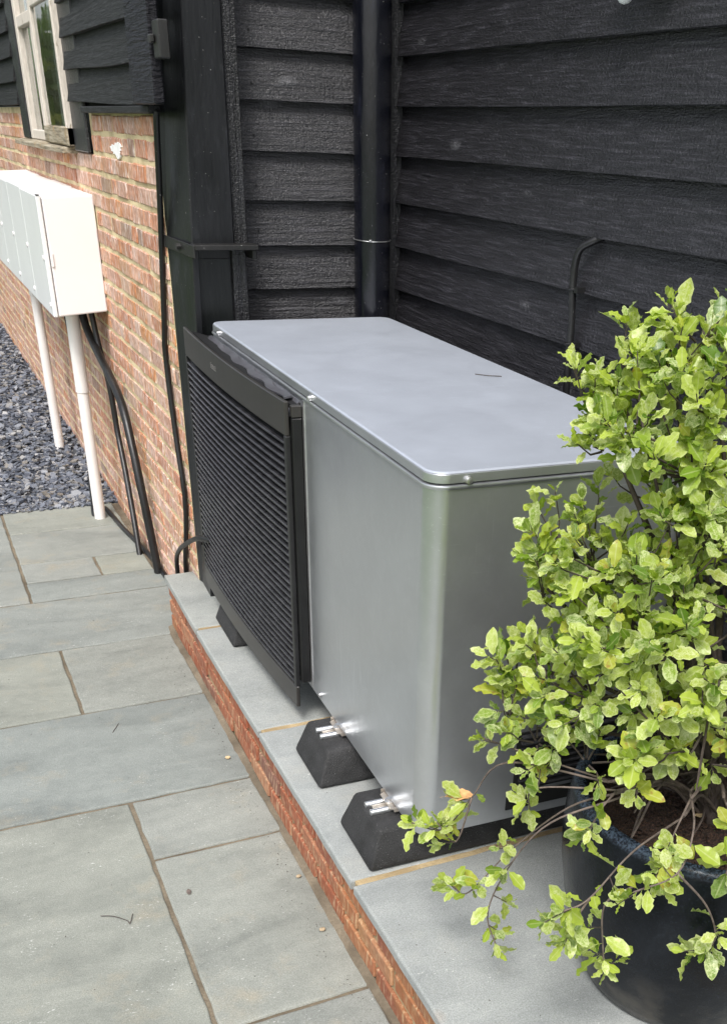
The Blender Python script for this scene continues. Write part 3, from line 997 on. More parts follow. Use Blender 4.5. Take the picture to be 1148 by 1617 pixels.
WC = empty('wall_cable', (1.645, 2.53, 1.0), 'black cable clipped to the long boarded wall, bent at its top', 'cable')
mb = MB()
mb.tube(spline([(1.675, 2.47, 1.592), (1.655, 2.487, 1.58), (1.638, 2.515, 1.56), (1.636, 2.53, 1.52), (1.637, 2.531, 1.455), (1.642, 2.527, 1.37), (1.64, 2.524, 1.295), (1.642, 2.52, 1.2), (1.643, 2.52, 1.0), (1.644, 2.52, .4)], 6), .0098, 12)
mb.build('cable', M['rubber_cable'], WC, smooth=True, sharp=50)
for z in (1.462, 1.325):
    mb = MB()
    ce = (1.638, 2.53 if z > 1.4 else 2.525)
    mb.tube([(ce[0] + .0125 * math.cos(a), ce[1] + .0125 * math.sin(a), z) for a in [2 * math.pi * k / 14 for k in range(15)]], .0035, 6)
    mb.box(ce[0] - .006, ce[0] + .018, ce[1] - .03, ce[1] - .012, z - .007, z + .007)
    mb.build('clip', M['rubber_cable'], WC)

SN = empty('wall_sensor', (1.62, 2.40, 2.07), 'small white domed sensor on the boarded wall at the top edge', 'sensor')
prof = [(.0005, 0), (.011, .003), (.0185, .011), (.0215, .024), (.021, .06), (.0215, .09)]
MB().lathe(prof, 1.612, 2.398, 2.0655, 24).build('dome', M['sensor'], SN, smooth=True, sharp=60)
MB().box(1.585, 1.665, 2.33, 2.43, 2.156, 2.2).build('bracket', M['iron'], SN, bevel=0.004)
MB().box(1.63, 1.668, 2.27, 2.36, 2.085, 2.2).build('back_plate', M['iron'], SN, bevel=0.006)

# ------------------------------------------------------------------ plinth
PZ = 0.2315


def pedge(y):
    k = [(0.0, .705), (1.4, .703), (1.8, .702), (2.6, .709), (3.4, .718), (4.0, .733)]
    for (a, b), (c, d) in zip(k, k[1:]):
        if y <= c:
            return b + (d - b) * (y - a) / (c - a)
    return k[-1][1]


PL = empty('raised_plinth', (1.2, 2.0, 0.0), 'low brick plinth topped with pale stone slabs under the pump', 'plinth')
pl = MB()
ys = [0.0, 0.8, 1.4, 1.8, 2.6, 3.4, 3.985]
pl.grid([[(pedge(y) + .018, y, 0.0), (pedge(y) + .018, y, .204), (1.652, y, .204), (1.652, y, 0.0)] for y in ys], closed=True)
pl.f += [(0, 1, 2, 3), tuple(24 + i for i in range(4))]
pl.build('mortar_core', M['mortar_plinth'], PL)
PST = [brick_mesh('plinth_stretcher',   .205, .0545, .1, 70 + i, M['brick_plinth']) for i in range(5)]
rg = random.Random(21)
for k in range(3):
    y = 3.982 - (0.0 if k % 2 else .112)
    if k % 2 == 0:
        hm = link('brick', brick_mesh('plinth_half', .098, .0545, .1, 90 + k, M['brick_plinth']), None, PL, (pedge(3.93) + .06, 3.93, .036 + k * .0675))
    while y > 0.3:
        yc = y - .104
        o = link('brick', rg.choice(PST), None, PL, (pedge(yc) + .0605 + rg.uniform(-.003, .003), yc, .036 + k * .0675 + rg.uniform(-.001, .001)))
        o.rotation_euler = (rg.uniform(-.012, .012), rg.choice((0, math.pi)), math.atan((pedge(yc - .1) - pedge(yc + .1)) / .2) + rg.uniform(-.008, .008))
        y -= .2185
for i, (a, b) in enumerate([(3.42, 4.0), (2.615, 3.42), (1.812, 2.615), (.9, 1.812), (0.02, .9)]):
    slab_mesh(.7, 1.652, a, b, PZ + rg.uniform(-.0006, .0006), .0265, j=.0045, seed=100 + i, edge=pedge).build('coping_slab', M['coping'], PL)
for y in (3.42, 2.615, 1.812, .9):
    MB().box(pedge(y) + .012, 1.65, y - .02, y + .02, .2045, PZ - .0035).build('joint', M['joint_pale'], PL)
# sandy mortar haunch along the foot of the plinth
hn = MB()
rows = []
y = 0.3
while y < 4.0:
    w = .012 + .004 * math.sin(y * 7) + rg.uniform(-.003, .003)
    rows.append([(pedge(y) - w, y, -.004), (pedge(y) - w * .5, y, .001 + rg.uniform(0, .002)), (pedge(y) + .014, y, .009)])
    y += .03
hn.grid(rows)
hn.build('haunch', M['joint'], PL)

# ------------------------------------------------------------------ heat pump
GU = -0.03155


def L(x, y, z):
    return (x * math.cos(GU) - y * math.sin(GU), x * math.sin(GU) + y * math.cos(GU), z)


HP = empty('heat_pump', L(1.117, 2.716, PZ), 'silver grey heat pump with black louvred grille on the stone plinth', 'heat pump')
X0, X1, Y0, Y1 = .797, 1.439, 1.782, 3.649


def rrect(x0, x1, y0, y1, r, seg=8):
    out = []
    for cx, cy, a0 in ((x1 - r, y1 - r, 0), (x0 + r, y1 - r, 90), (x0 + r, y0 + r, 180), (x1 - r, y0 + r, 270)):
        for k in range(seg + 1):
            a = R(a0 + 90 * k / seg)
            out.append((cx + r * math.cos(a), cy + r * math.sin(a)))
    return out


def shell(rings, r, x0=X0, x1=X1, y0=Y0, y1=Y1, cap=True):
    mb = MB()
    rows = []
    for ins, z in rings:
        rows.append([L(x, y, z) for x, y in rrect(x0 + ins, x1 - ins, y0 + ins, y1 - ins, max(.004, r - ins))])
    mb.grid(rows, closed=True)
    if cap:
        n = len(rows[0])
        mb.f.append(tuple(range(n)))
        mb.f.append(tuple((len(rows) - 1) * n + k for k in range(n)))
    return mb


body = shell([(.006, .361), (0.0, .365), (0, .60), (0, .9), (0, 1.208), (-.0035, 1.2115), (-.0045, 1.2145), (-.003, 1.2175), (.003, 1.2185)], .045).build('casing', M['silver'], HP, smooth=True, sharp=50)
wnorm(body)
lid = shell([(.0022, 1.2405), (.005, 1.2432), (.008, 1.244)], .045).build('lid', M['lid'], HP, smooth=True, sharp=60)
skirt = shell([(.0035, 1.2205), (.0005, 1.2215), (0.0005, 1.2378), (.0022, 1.2404)], .045).build('lid_skirt', M['silver'], lid, smooth=True, sharp=60)
wnorm(skirt)
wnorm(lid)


def screw(x, y, z, d, parent, r=.007):
    mb = MB()
    p = Vector(L(x, y, z))
    q = Vector(L(x + d[0], y + d[1], z))
    a = (q - p).normalized()
    mb.tube([p, p + a * .004], r * 1.25, 12)
    mb.tube([p + a * .003, p + a * .0085, p + a * .0095], [r, r * .95, r * .5], 10)
    return mb.build('screw', M['zinc'], parent, smooth=True, sharp=40)


for y in (3.52, 2.545):
    screw(X0, y, 1.2265, (-1, 0), lid)
screw(.879, Y0, 1.2265, (0, -1), lid)
screw(1.3, Y0, 1.2265, (0, -1), lid)
screw(X0 + .001, 2.525, .385, (-1, 0), body)
# black louvred side vent low on the near end
VN = MB().box(0, 1, 0, 1, 0, 1, lambda x, y, z: L(1.045 + .36 * x, Y0 - .004 + .008 * y, .445 + .165 * z)).build('side_vent', M['hollow'], HP)
for k in range(9):
    z = .455 + k * .0175
    MB().box(0, 1, 0, 1, 0, 1, lambda x, y, zz: L(1.055 + .34 * x, Y0 - .012 + .01 * y, z + .004 * zz + .006 * y)).build('vent_slat', M['slat'], VN)
MB().box(0, 1, 0, 1, 0, 1, lambda x, y, z: L(1.03 + .38 * x, Y0 - .003 + .006 * y, .392 + .04 * z)).build('drain_slot', M['hollow'], HP)

# fan grille on the long side
def GS(s, bow=0.017):
    """front surface of the grille: s = 0 far end, 1 near end"""
    return .704 + .048 * s - bow * 4 * s * (1 - s), 3.64 - 1.01 * s


def gz(s, t):
    b, tp = .334 - .038 * s, 1.231 - .029 * s
    return b + (tp - b) * t


def strip(s0, s1, t0, t1, off0, off1, n=18):
    mb = MB()
    rows = []
    for i in range(n + 1):
        s = s0 + (s1 - s0) * i / n
        x, y = GS(s)
        rows.append([L(x + off0, y, gz(s, t0)), L(x + off1, y, gz(s, t0)), L(x + off1, y, gz(s, t1)), L(x + off0, y, gz(s, t1))])
    mb.grid(rows, closed=True)
    mb.f += [(0, 1, 2, 3), tuple(4 * n + k for k in range(4))]
    return mb


GR = empty('grille', L(.75, 3.1, .3))
GR.parent = HP
GR.matrix_parent_inverse = Matrix.Translation(-WLOC[HP.name])
strip(0, 1, .902, 1.0, 0, .012).build('top_band', M['band'], GR, bevel=0.0025)
strip(0, 1, 0, .078, 0, .012).build('bottom_band', M['band'], GR, bevel=0.0025)
strip(.984, 1.0, .0785, .9015, 0, .014, 2).build('end_stile', M['grille'], GR, bevel=0.002)
strip(0, .014, .0785, .9015, 0, .014, 2).build('end_stile', M['grille'], GR, bevel=0.002)
NS = 35
for k in range(NS):
    t = .084 + (.896 - .084) * (k + .5) / NS
    mb = MB()
    rows = []
    for i in range(17):
        s = .0145 + (.9835 - .0145) * i / 16
        x, y = GS(s)
        z = gz(s, t)
        rows.append([L(x + .0004, y, z - .0035), L(x + .0004, y, z - .0075), L(x + .0022, y, z - .009), L(x + .022, y, z - .003), L(x + .022, y, z - .0008), L(x + .0022, y, z - .0025)])
    mb.grid(rows, closed=True)
    mb.f += [tuple(range(6)), tuple(96 + q for q in range(6))]
    mb.build('slat', M['slat'], GR)
# dark housing behind the slats and its near flank
mb = MB()
rows = []
for i in range(17):
    s = .004 + .992 * i / 16
    x, y = GS(s)
    rows.append([L(x + .027, y, .385), L(.799, y, .372), L(.799, y, 1.196), L(x + .027, y, gz(s, .985))])
mb.grid(rows, closed=True)
mb.f += [(0, 1, 2, 3), tuple(64 + q for q in range(4))]
hsn = mb.build('housing', M['hollow'], GR)
MB().box(0, 1, 0, 1, 0, 1, lambda x, y, z: L(.7665 + .0275 * x, 2.613 + .02 * y, .386 + .775 * z)).build('flank', M['flank'], GR, bevel=0.002)
MB().box(0, 1, 0, 1, 0, 1, lambda x, y, z: L(.7665 + .0275 * x, 2.6135 + .02 * y, 1.163 + .03 * z)).build('flank_cap', M['band'], GR, bevel=0.002)
MB().box(0, 1, 0, 1, 0, 1, lambda x, y, z: L(.7945 + .004 * x, 2.600 + .013 * y, .372 + .835 * z)).build('casing_return', M['zinc'], GR)
tc = MB()
rows = []
for i in range(25):
    sx = .006 + .985 * i / 24
    x, y = GS(sx)
    rows.append([L(x + .0125, y, gz(sx, .95)), L(.798, y, 1.197), L(.798, y, 1.202), L(x + .0125, y, gz(sx, .956))])
tc.grid(rows, closed=True)
tc.f += [(0, 1, 2, 3), tuple(96 + q for q in range(4))]
tc.build('top_cover', M['smoke_cover'], GR)
mb = MB()
rows = []
for i in range(81):
    y = 2.68 + .9 * i / 80
    w = .007 * math.sin(2 * math.pi * (y - 2.66) / .19)
    xx = .772 + w
    rows.append([L(xx - .010, y, 1.197), L(xx + .012, y, 1.2), L(xx + .012, y, 1.2055), L(xx - .010, y, 1.2015)])
mb.grid(rows, closed=True)
mb.f += [(0, 1, 2, 3), tuple(320 + q for q in range(4))]
mb.build('scalloped_edge', M['smoke_cover'], GR, smooth=True, sharp=40)
# tiny maker's lettering on the top band (too small in the photo to read)
lt = MB()
for k, (w, h) in enumerate(((.006, .015), (.007, .011), (.007, .011), (.007, .011), (.003, .015))):
    s = .375 + .0125 * k
    x, y = GS(s)
    z = gz(s, .945)
    for dz in (0, h * .5, h * .9):
        lt.box(0, 1, 0, 1, 0, 1, lambda a, b, c: L(x - .0012 + .002 * a, y + w * (b - .5), z + dz + .0018 * c))
    lt.box(0, 1, 0, 1, 0, 1, lambda a, b, c: L(x - .0012 + .002 * a, y + w * .5 - .0016 * b, z + h * c))
lt.build('lettering', M['letter'], GR)

# rubber feet
FY = [(1.853, 2.084, 'black rubber foot nearest the pot, metal clamp on top'),
      (2.257, 2.487, 'middle black rubber foot with metal clamp, beside the grille end'),
      (3.235, 3.505, 'farthest black rubber foot, partly hidden by the grille')]
for i, (a, b, lab) in enumerate(FY):
    ft = empty('rubber_foot', L(1.05, (a + b) / 2, PZ), lab, 'rubber foot', 'rubber feet under the pump')
    mb = MB()
    zt = .342
    sec = [(a, PZ + .001), (b, PZ + .001), (b, PZ + .022), (b - .022, zt), (a + .022, zt), (a, PZ + .022)]
    x0, x1 = .699, 1.5
    rows = []
    for x, k in ((x0, 0), (x1, 1)):
        rows.append([L(x + ((.034 if k == 0 else -.034) if z > .3 else 0), y, z) for y, z in sec])
    mb.grid(rows, closed=True)
    mb.f += [tuple(range(6)), tuple(6 + q for q in range(6))]
    mb.build('block', M['rubber'], ft, bevel=0.011, seg=3, smooth=True, sharp=50)
    m_ = (a + b) / 2
    for dy in (-.019, .019):
        MB().tube([L(.737, m_ + dy, zt + .0045), L(1.4, m_ + dy, zt + .0045)], .0085, 10).build('rail', M['alu'], ft, smooth=True, sharp=40)
    MB().box(0, 1, 0, 1, 0, 1, lambda x, y, z: L(.752 + .6 * x, m_ - .0115 + .023 * y, zt - .002 + .003 * z)).build('channel', M['rusty'], ft)
    mb = MB()
    mb.add([L(.784, m_ - .036, zt + .016), L(.81, m_ - .05, zt + .016), L(.83, m_ - .05, zt + .016), L(.83, m_ + .05, zt + .016), L(.81, m_ + .05, zt + .016), L(.784, m_ + .036, zt + .016),
            L(.784, m_ - .036, zt + .0135), L(.81, m_ - .05, zt + .0135), L(.83, m_ - .05, zt + .0135), L(.83, m_ + .05, zt + .0135), L(.81, m_ + .05, zt + .0135), L(.784, m_ + .036, zt + .0135)],
           [(0, 1, 2, 3, 4, 5), (11, 10, 9, 8, 7, 6)] + [(q, (q + 1) % 6, 6 + (q + 1) % 6, 6 + q) for q in range(6)])
    mb.box(0, 1, 0, 1, 0, 1, lambda x, y, z: L(.79 + .04 * x, m_ - .0485 + .003 * y, zt + .012 + .012 * z))
    mb.box(0, 1, 0, 1, 0, 1, lambda x, y, z: L(.79 + .04 * x, m_ + .0455 + .003 * y, zt + .012 + .012 * z))
    mb.build('clamp', M['rusty'], ft)
    mb = MB()
    mb.tube([L(.795, m_, zt + .016), L(.795, m_, zt + .0178)], .0125, 14)
    mb.tube([L(.795, m_, zt + .017), L(.795, m_, zt + .0245)], .0085, 6)
    mb.build('bolt', M['zinc'], ft)

# ------------------------------------------------------------------ potted shrub
PX, PY = 1.275, 1.255
pot = empty('plant_pot', (PX, PY, PZ), 'large glossy blue black glazed pot on the stone plinth', 'pot')
prof = [(.002, .0), (.192, .0), (.203, .008), (.214, .035), (.238, .11), (.26, .2), (.274, .29), (.279, .36), (.277, .41), (.272, .45), (.268, .466), (.26, .474), (.25, .475), (.243, .468), (.24, .45), (.238, .40)]
prof = [(r * 1.07, z) for r, z in prof]
MB().lathe(prof, PX, PY, PZ + .0006, 72).build('vessel', M['glaze'], pot, smooth=True, sharp=60)
sb = MB()
rows = []
rg = random.Random(4)
for i in range(16):
    r = .2545 * i / 15
    rows.append([(PX + r * math.cos(2 * math.pi * k / 40), PY + r * math.sin(2 * math.pi * k / 40), PZ + .412 + .018 * (1 - r / .26) + (rg.uniform(-.006, .006) if 0 < i < 15 else 0)) for k in range(40)])
sb.grid(rows, closed=True)
soil_o = sb.build('compost', M['soil'], pot, smooth=True)
bits = MB()
for k in range(420):
    a, r = rg.uniform(0, 6.28), .23 * math.sqrt(rg.random())
    s = rg.uniform(.003, .009)
    c = Vector((PX + r * math.cos(a), PY + r * math.sin(a), PZ + .42 + .016 * (1 - r / .26)))
    d = Vector((rg.gauss(0, 1), rg.gauss(0, 1), rg.gauss(0, .4))).normalized() * s
    bits.tube([c - d, c + d], s * .4, 4)
bt_ = bits.build('bark_mulch', M['soil'], pot)
bt_['kind'] = 'stuff'


def leaf_mesh(seed, m, L_=1.0):
    """one wavy-margined leaf, unit length along +Y, facing +Z"""
    rg = random.Random(seed)
    n = 8
    W = rg.uniform(.24, .3)
    curl = rg.uniform(-.25, .12)
    fold = rg.uniform(.10, .24)
    ph = rg.uniform(0, 6)
    rows = []
    for i in range(n + 1):
        t = i / n
        w = W * (math.sin(math.pi * min(1, (t * .94 + .03)) ** 1.12) ** .8)
        if i == 0:
            w = .025
        if i == n:
            w = .02
        zc = curl * t * t
        wl, wr = .068 * math.sin(i * 2.3 + ph), .068 * math.sin(i * 2.3 + ph + 2)
        jw = 1 + rg.uniform(-.03, .03) + (.055 if i % 2 else -.05)
        rows.append([(-w * jw, t, zc + w * fold * 1.6 + (wl if 0 < i < n else 0)), (0, t, zc), (w * jw, t, zc + w * fold * 1.6 + (wr if 0 < i < n else 0))])
    mb = MB()
    mb.grid(rows)
    mb.add([(-.012, -.16, -.03), (.012, -.16, -.03), (.012, .02, 0), (-.012, .02, 0)], [(0, 1, 2, 3)])
    return mb


LV = []
for q in range(7):
    mb = leaf_mesh(q + 1, M['leaf'])
    LV.append(mb)
EDGE = [e for i in range(9) for e in (1.0, 0.0, 1.0)] + [0.5] * 4
LM = []
for mb in LV:
    me = bpy.data.meshes.new('leaf')
    me.from_pydata(mb.v, [], mb.f)
    me.polygons.foreach_set('use_smooth', [True] * len(me.polygons))
    me.materials.append(M['leaf'])
    me.attributes.new('edge', 'FLOAT', 'POINT').data.foreach_set('value', EDGE)
    LM.append(me)

CL = [(1.154, 1.390, 1.560, 0.078), (1.124, 1.420, 1.508, 0.112), (1.065, 1.470, 1.497, 0.084), (1.145, 1.320, 1.467, 0.123), (1.031, 1.500, 1.432, 0.067),
      (1.038, 1.370, 1.434, 0.112), (1.129, 1.320, 1.368, 0.134), (1.016, 1.420, 1.394, 0.056), (1.195, 1.470, 1.267, 0.090), (1.164, 1.270, 1.273, 0.134),
      (0.970, 1.470, 1.202, 0.067), (1.020, 1.420, 1.196, 0.090), (1.032, 1.320, 1.194, 0.123), (1.102, 1.270, 1.192, 0.134), (0.962, 1.470, 1.101, 0.078),
      (0.974, 1.370, 1.102, 0.112), (1.013, 1.270, 1.101, 0.123), (1.114, 1.220, 1.082, 0.134), (0.907, 1.470, 0.968, 0.062), (0.920, 1.370, 0.999, 0.101),
      (0.965, 1.290, 0.991, 0.112), (1.055, 1.220, 0.970, 0.112), (1.165, 1.190, 0.937, 0.112), (0.871, 1.420, 0.905, 0.045), (0.908, 1.370, 0.869, 0.062),
      (0.955, 1.270, 0.873, 0.067), (0.992, 1.170, 0.895, 0.067),
      (1.33, 1.30, 1.45, .13), (1.42, 1.25, 1.25, .13), (1.36, 1.12, 1.1, .13), (1.45, 1.35, 1.05, .12), (1.3, 1.1, .95, .11), (1.27, 1.35, 1.15, .12)]
TR = [
    [(1.042, 1.27, 0.769), (0.896, 1.32, 0.831), (0.815, 1.42, 0.842)],
    [(0.994, 1.25, 0.799), (0.851, 1.38, 0.8), (0.82, 1.45, 0.684), (0.785, 1.5, 0.582), (0.722, 1.52, 0.603)],
    [(0.82, 1.45, 0.684), (0.801, 1.47, 0.566), (0.76, 1.48, 0.619)],
    [(1.026, 1.23, 0.783), (0.953, 1.3, 0.722), (0.884, 1.38, 0.587), (0.811, 1.42, 0.465), (0.778, 1.43, 0.485)],
    [(0.989, 1.2, 0.797), (0.878, 1.25, 0.738), (0.836, 1.3, 0.626), (0.801, 1.32, 0.495), (0.819, 1.3, 0.404)],
    [(1.102, 1.15, 0.756), (0.937, 1.08, 0.773), (0.834, 1.05, 0.724), (0.785, 1.05, 0.713)],
    [(0.933, 1.06, 0.712), (0.869, 1.05, 0.698), (0.882, 1.05, 0.592), (0.895, 1.05, 0.534)],
    [(0.834, 1.05, 0.724), (0.808, 1.05, 0.677), (0.807, 1.05, 0.634)],
    [(1.104, 1.15, 0.812), (1.024, 1.04, 0.823), (0.97, 1.0, 0.773), (0.883, 1.0, 0.76)],
    [(0.97, 1.0, 0.773), (1.031, 0.98, 0.699), (1.072, 0.98, 0.612), (1.051, 0.98, 0.582)],
    [(1.016, 1.2, 0.804), (0.875, 1.3, 0.785), (0.893, 1.35, 0.698)],
    [(1.16, 1.12, .80), (1.11, 1.02, .80), (1.06, .98, .755)], [(1.2, 1.1, .82), (1.17, .99, .82), (1.14, .95, .74), (1.12, .94, .68)],
    [(1.08, 1.12, .82), (1.0, 1.06, .80), (.95, 1.03, .74)], [(1.26, 1.08, .84), (1.24, .97, .82), (1.22, .93, .74)], [(.96, 1.18, .83), (.9, 1.14, .83), (.86, 1.12, .79)]]

SH = empty('variegated_shrub', (PX, PY, PZ + .42), 'lime and cream variegated evergreen shrub growing in the glazed pot', 'shrub')
rg = random.Random(17)
root = Vector((PX, PY, PZ + .41))
leaves = []      # (matrix, variant)


def whorl(p, d, n, size, spread=(48, 82)):
    d = d.normalized()
    a = d.cross(Vector((.3, .2, 1)))
    if a.length < .05:
        a = Vector((1, 0, 0))
    a.normalize()
    b = d.cross(a)
    off = rg.uniform(0, 6.28)
    for k in range(n):
        an = off + k * 2.4 + rg.uniform(-.3, .3)
        sp = R(rg.uniform(*spread)) * (1 if k > 1 else .55)
        rad = a * math.cos(an) + b * math.sin(an)
        ax = (d * math.cos(sp) + rad * math.sin(sp)).normalized()
        ax = (ax + Vector((0, 0, rg.uniform(-.15, .12)))).normalized()
        nm = (d * math.sin(sp) - rad * math.cos(sp) + Vector((0, 0, .35)))
        nm = (nm + Vector((rg.gauss(0, .22), rg.gauss(0, .22), rg.gauss(0, .15))))
        nm = (nm - ax * nm.dot(ax)).normalized()
        sd = ax.cross(nm)
        s = size * rg.uniform(.6, 1.2) * (1 if k > 1 else .7)
        pp = p - d * (.006 * k) + ax * s * .15
        m = Matrix(((sd.x * s, ax.x * s, nm.x * s, pp.x), (sd.y * s, ax.y * s, nm.y * s, pp.y), (sd.z * s, ax.z * s, nm.z * s, pp.z), (0, 0, 0, 1)))
        leaves.append((m, rg.randrange(len(LV))))


def one_leaf(p, ax, nm, s):
    ax = ax.normalized()
    nm = (nm - ax * nm.dot(ax)).normalized()
    sd = ax.cross(nm)
    pp = p + ax * s * .15
    leaves.append((Matrix(((sd.x * s, ax.x * s, nm.x * s, pp.x), (sd.y * s, ax.y * s, nm.y * s, pp.y), (sd.z * s, ax.z * s, nm.z * s, pp.z), (0, 0, 0, 1))), rg.randrange(len(LV))))


def spray(pts, n, size, start=.3):
    """alternate leaves along a twig"""
    off = rg.uniform(0, 6.28)
    m = len(pts) - 1
    for j in range(n):
        t = start + (.95 - start) * (j + rg.uniform(-.2, .2)) / n
        f = min(m - .001, max(0, t * m))
        i = int(f)
        p = pts[i].lerp(pts[i + 1], f - i)
        d = (pts[i + 1] - pts[i]).normalized()
        a = d.cross(Vector((.2, .1, 1)))
        if a.length < .05:
            a = Vector((1, 0, 0))
        a.normalize()
        b = d.cross(a)
        an = off + j * 2.4
        rad = a * math.cos(an) + b * math.sin(an)
        ax = d * rg.uniform(.3, .7) + rad + Vector((0, 0, rg.uniform(-.05, .25)))
        nm = Vector((rg.gauss(-.15, .3), rg.gauss(-.2, .3), 1.0)) + d * .3
        one_leaf(p, ax, nm, size * rg.uniform(.55, 1.2))


twigs = MB()
stems = []
core = Vector((1.16, 1.33, 1.0))
for ci, (x, y, z, r) in enumerate(CL):
    c = Vector((x, y, z))
    # a stem bows from the pot up into this clump
    if ci % 2 == 0 or z > 1.35:
        mid = root.lerp(c, .5) + Vector((rg.uniform(-.02, .05), rg.uniform(-.02, .04), .05 + rg.uniform(0, .06)))
        q = root + Vector((rg.uniform(-.035, .035), rg.uniform(-.035, .035), 0))
        path = spline([q, root.lerp(mid, .5) + Vector((rg.uniform(-.02, .02), rg.uniform(-.02, .02), .02)), mid, c], 6)
        stems.append((path, .0075 + .004 * rg.random()))
    nt = max(6, int(1120 * r * r))
    for k in range(nt):
        u = Vector((rg.gauss(0, 1), rg.gauss(0, 1), rg.gauss(0, 1))).normalized()
        p = c + Vector((u.x, u.y, u.z * .9)) * r * (rg.random() ** .45) * (.8 if c.z > 1.45 else 1.0)
        if p.y > 1.66 or p.x > 1.63:
            continue
        out = (p - c).normalized() * .7 + (p - core).normalized() * .55 + Vector((-.12, -.15, .6))
        inner = c.lerp(p, .15) - Vector((0, 0, .03))
        twigs.tube([inner, inner.lerp(p, .6) + Vector((rg.uniform(-.008, .008), rg.uniform(-.008, .008), -.004)), p], [.0022, .0017, .0012], 4, cap=False)
        tpts = [inner, inner.lerp(p, .5), p, p + out.normalized() * .022]
        twigs.tube(tpts[2:], [.0012, .001], 4, cap=False)
        spray(tpts, rg.randint(3, 5), .0445, .35)
        whorl(tpts[-1], out, rg.randint(3, 5), .042, (38, 72))
for ti, path in enumerate(TR):
    pts = spline(path, 6)
    if ti not in (2, 6, 7, 9):                      # the long shoots leave the stem base
        p0 = Vector(path[0])
        lead = spline([root + Vector((rg.uniform(-.03, .03), rg.uniform(-.03, .03), .0)), root.lerp(p0, .55) + Vector((0, 0, .05)), p0], 5)
        MB().tube(lead, [.0034] * (len(lead) - 1) + [.0025], 7).build('stem', M['bark_grey'], SH, smooth=True)
    n = len(pts)
    stems.append((pts, .0024))
    spray(pts[int(n * .4):], max(4, n // 3), .045, .1)
    d = (pts[-1] - pts[-3]).normalized()
    whorl(pts[-1], d + Vector((-.1, -.15, .25)), 5, .045, (45, 85))
    for i in range(int(n * .5), n - 1, 4):            # short side shoots
        d = (pts[i + 1] - pts[i]).normalized()
        q = pts[i] + (d * .5 + Vector((rg.gauss(0, .6), rg.gauss(0, .6), rg.gauss(.1, .4)))).normalized() * rg.uniform(.03, .05)
        twigs.tube([pts[i], q], [.0014, .001], 4, cap=False)
        spray([pts[i], pts[i].lerp(q, .5), q], 2, .045, .5)
        whorl(q, (q - pts[i]) + Vector((0, 0, .01)), 3, .043, (35, 70))
# bare wiry twigs low in the bush
for k in range(60):
    a, r0 = rg.uniform(0, 6.28), rg.uniform(.02, .1)
    p0 = root + Vector((r0 * math.cos(a), r0 * math.sin(a), rg.uniform(.05, .3)))
    p2 = p0 + Vector((rg.uniform(-.34, .1), rg.uniform(-.22, .2), rg.uniform(-.06, .2)))
    p1 = p0.lerp(p2, .5) + Vector((rg.uniform(-.04, .04), rg.uniform(-.04, .04), rg.uniform(-.02, .06)))
    twigs.tube(spline([p0, p1, p2], 4), [.0022] * 8 + [.0012], 4, cap=False)
for path, r in stems:
    n = len(path)
    MB().tube(path, [max(.0016, r * (1 - .7 * i / (n - 1))) for i in range(n)], 7).build('stem', M['bark'] if r > .005 else M['bark_grey'], SH, smooth=True)
tw = twigs.build('twigs', M['bark'], SH)
tw['kind'] = 'stuff'
# the nearest leaves in view are parts of their own, the rest is one part
CP = Vector((0, 0, 1.8))


def inview(p):
    d = p - CP
    w = d.dot(cf)
    if w < .1:
        return False
    u = 687.292 + 1578.585 * d.dot(cr) / w
    v = 1223.82 - 1578.585 * d.dot(cu) / w
    return -10 < u < 1150 and 0 < v < 1620


order = sorted(range(len(leaves)), key=lambda i: (leaves[i][0].translation - CP).length + (0 if inview(leaves[i][0].translation) else 50))
fol = MB()
for rank, i in enumerate(order):
    m, vi = leaves[i]
    if rank < 296:
        o = bpy.data.objects.new('leaf', LM[vi])
        COL.objects.link(o)
        o.parent = SH
        o.matrix_parent_inverse = Matrix.Translation(-WLOC[SH.name])
        o.matrix_basis = m
    else:
        fol.add([m @ Vector(v) for v in LV[vi].v], LV[vi].f)
fo = fol.build('foliage', M['leaf'], SH, smooth=True)
fo['kind'] = 'stuff'
fo.data.attributes.new('edge', 'FLOAT', 'POINT').data.foreach_set('value', EDGE * (len(fo.data.vertices) // len(EDGE)))


def crumpled(name, c, s, m, label, seed, lift=0.0):
    rg = random.Random(seed)
    mb = leaf_mesh(seed, m)
    a = rg.uniform(0, 6.28)
    vs = []
    for x, y, z in mb.v:
        zz = abs(z) * 1.2 + .12 * math.sin(y * 6 + x * 5) + .12
        vs.append((c[0] + s * (x * math.cos(a) - (y - .5) * math.sin(a)), c[1] + s * (x * math.sin(a) + (y - .5) * math.cos(a)), c[2] + s * max(.03, zz * .5) + lift * (y - .5) * s))
    mb.v = vs
    return props(mb.build(name, m, None, smooth=True), label, 'leaf')


crumpled('dead_leaf', (.805, 1.475, .672), .062, M['dry_orange'] if 'dry_orange' in M else M['dry_leaf'], 'withered orange leaf caught on the trailing shrub branch', 5, .3)
crumpled('fallen_leaf', (1.235, 1.24, PZ + .432), .034, M['dry_pale'], 'straw coloured fallen leaf lying on the pot compost, left', 8)
crumpled('fallen_leaf', (1.30, 1.15, PZ + .43), .034, M['dry_pale'], 'straw coloured fallen leaf on the compost near the pot rim', 9)

# ------------------------------------------------------------------ small litter on the paving
def stonelet(name, x, y, z, r, m, label):
    rg = random.Random(int(x * 1000))
    bm = bmesh.new()
    bmesh.ops.create_icosphere(bm, subdivisions=2, radius=1)
    for v in bm.verts:
        f = 1 + rg.uniform(-.14, .14)
        v.co = Vector((v.co.x * r * f, v.co.y * r * .75 * f, (v.co.z * .55 * f + .5) * r))
    me = bpy.data.meshes.new(name)
    bm.to_mesh(me)
    bm.free()
    return props(link(name, me, m, None, (x, y, z)), label, 'pebble')


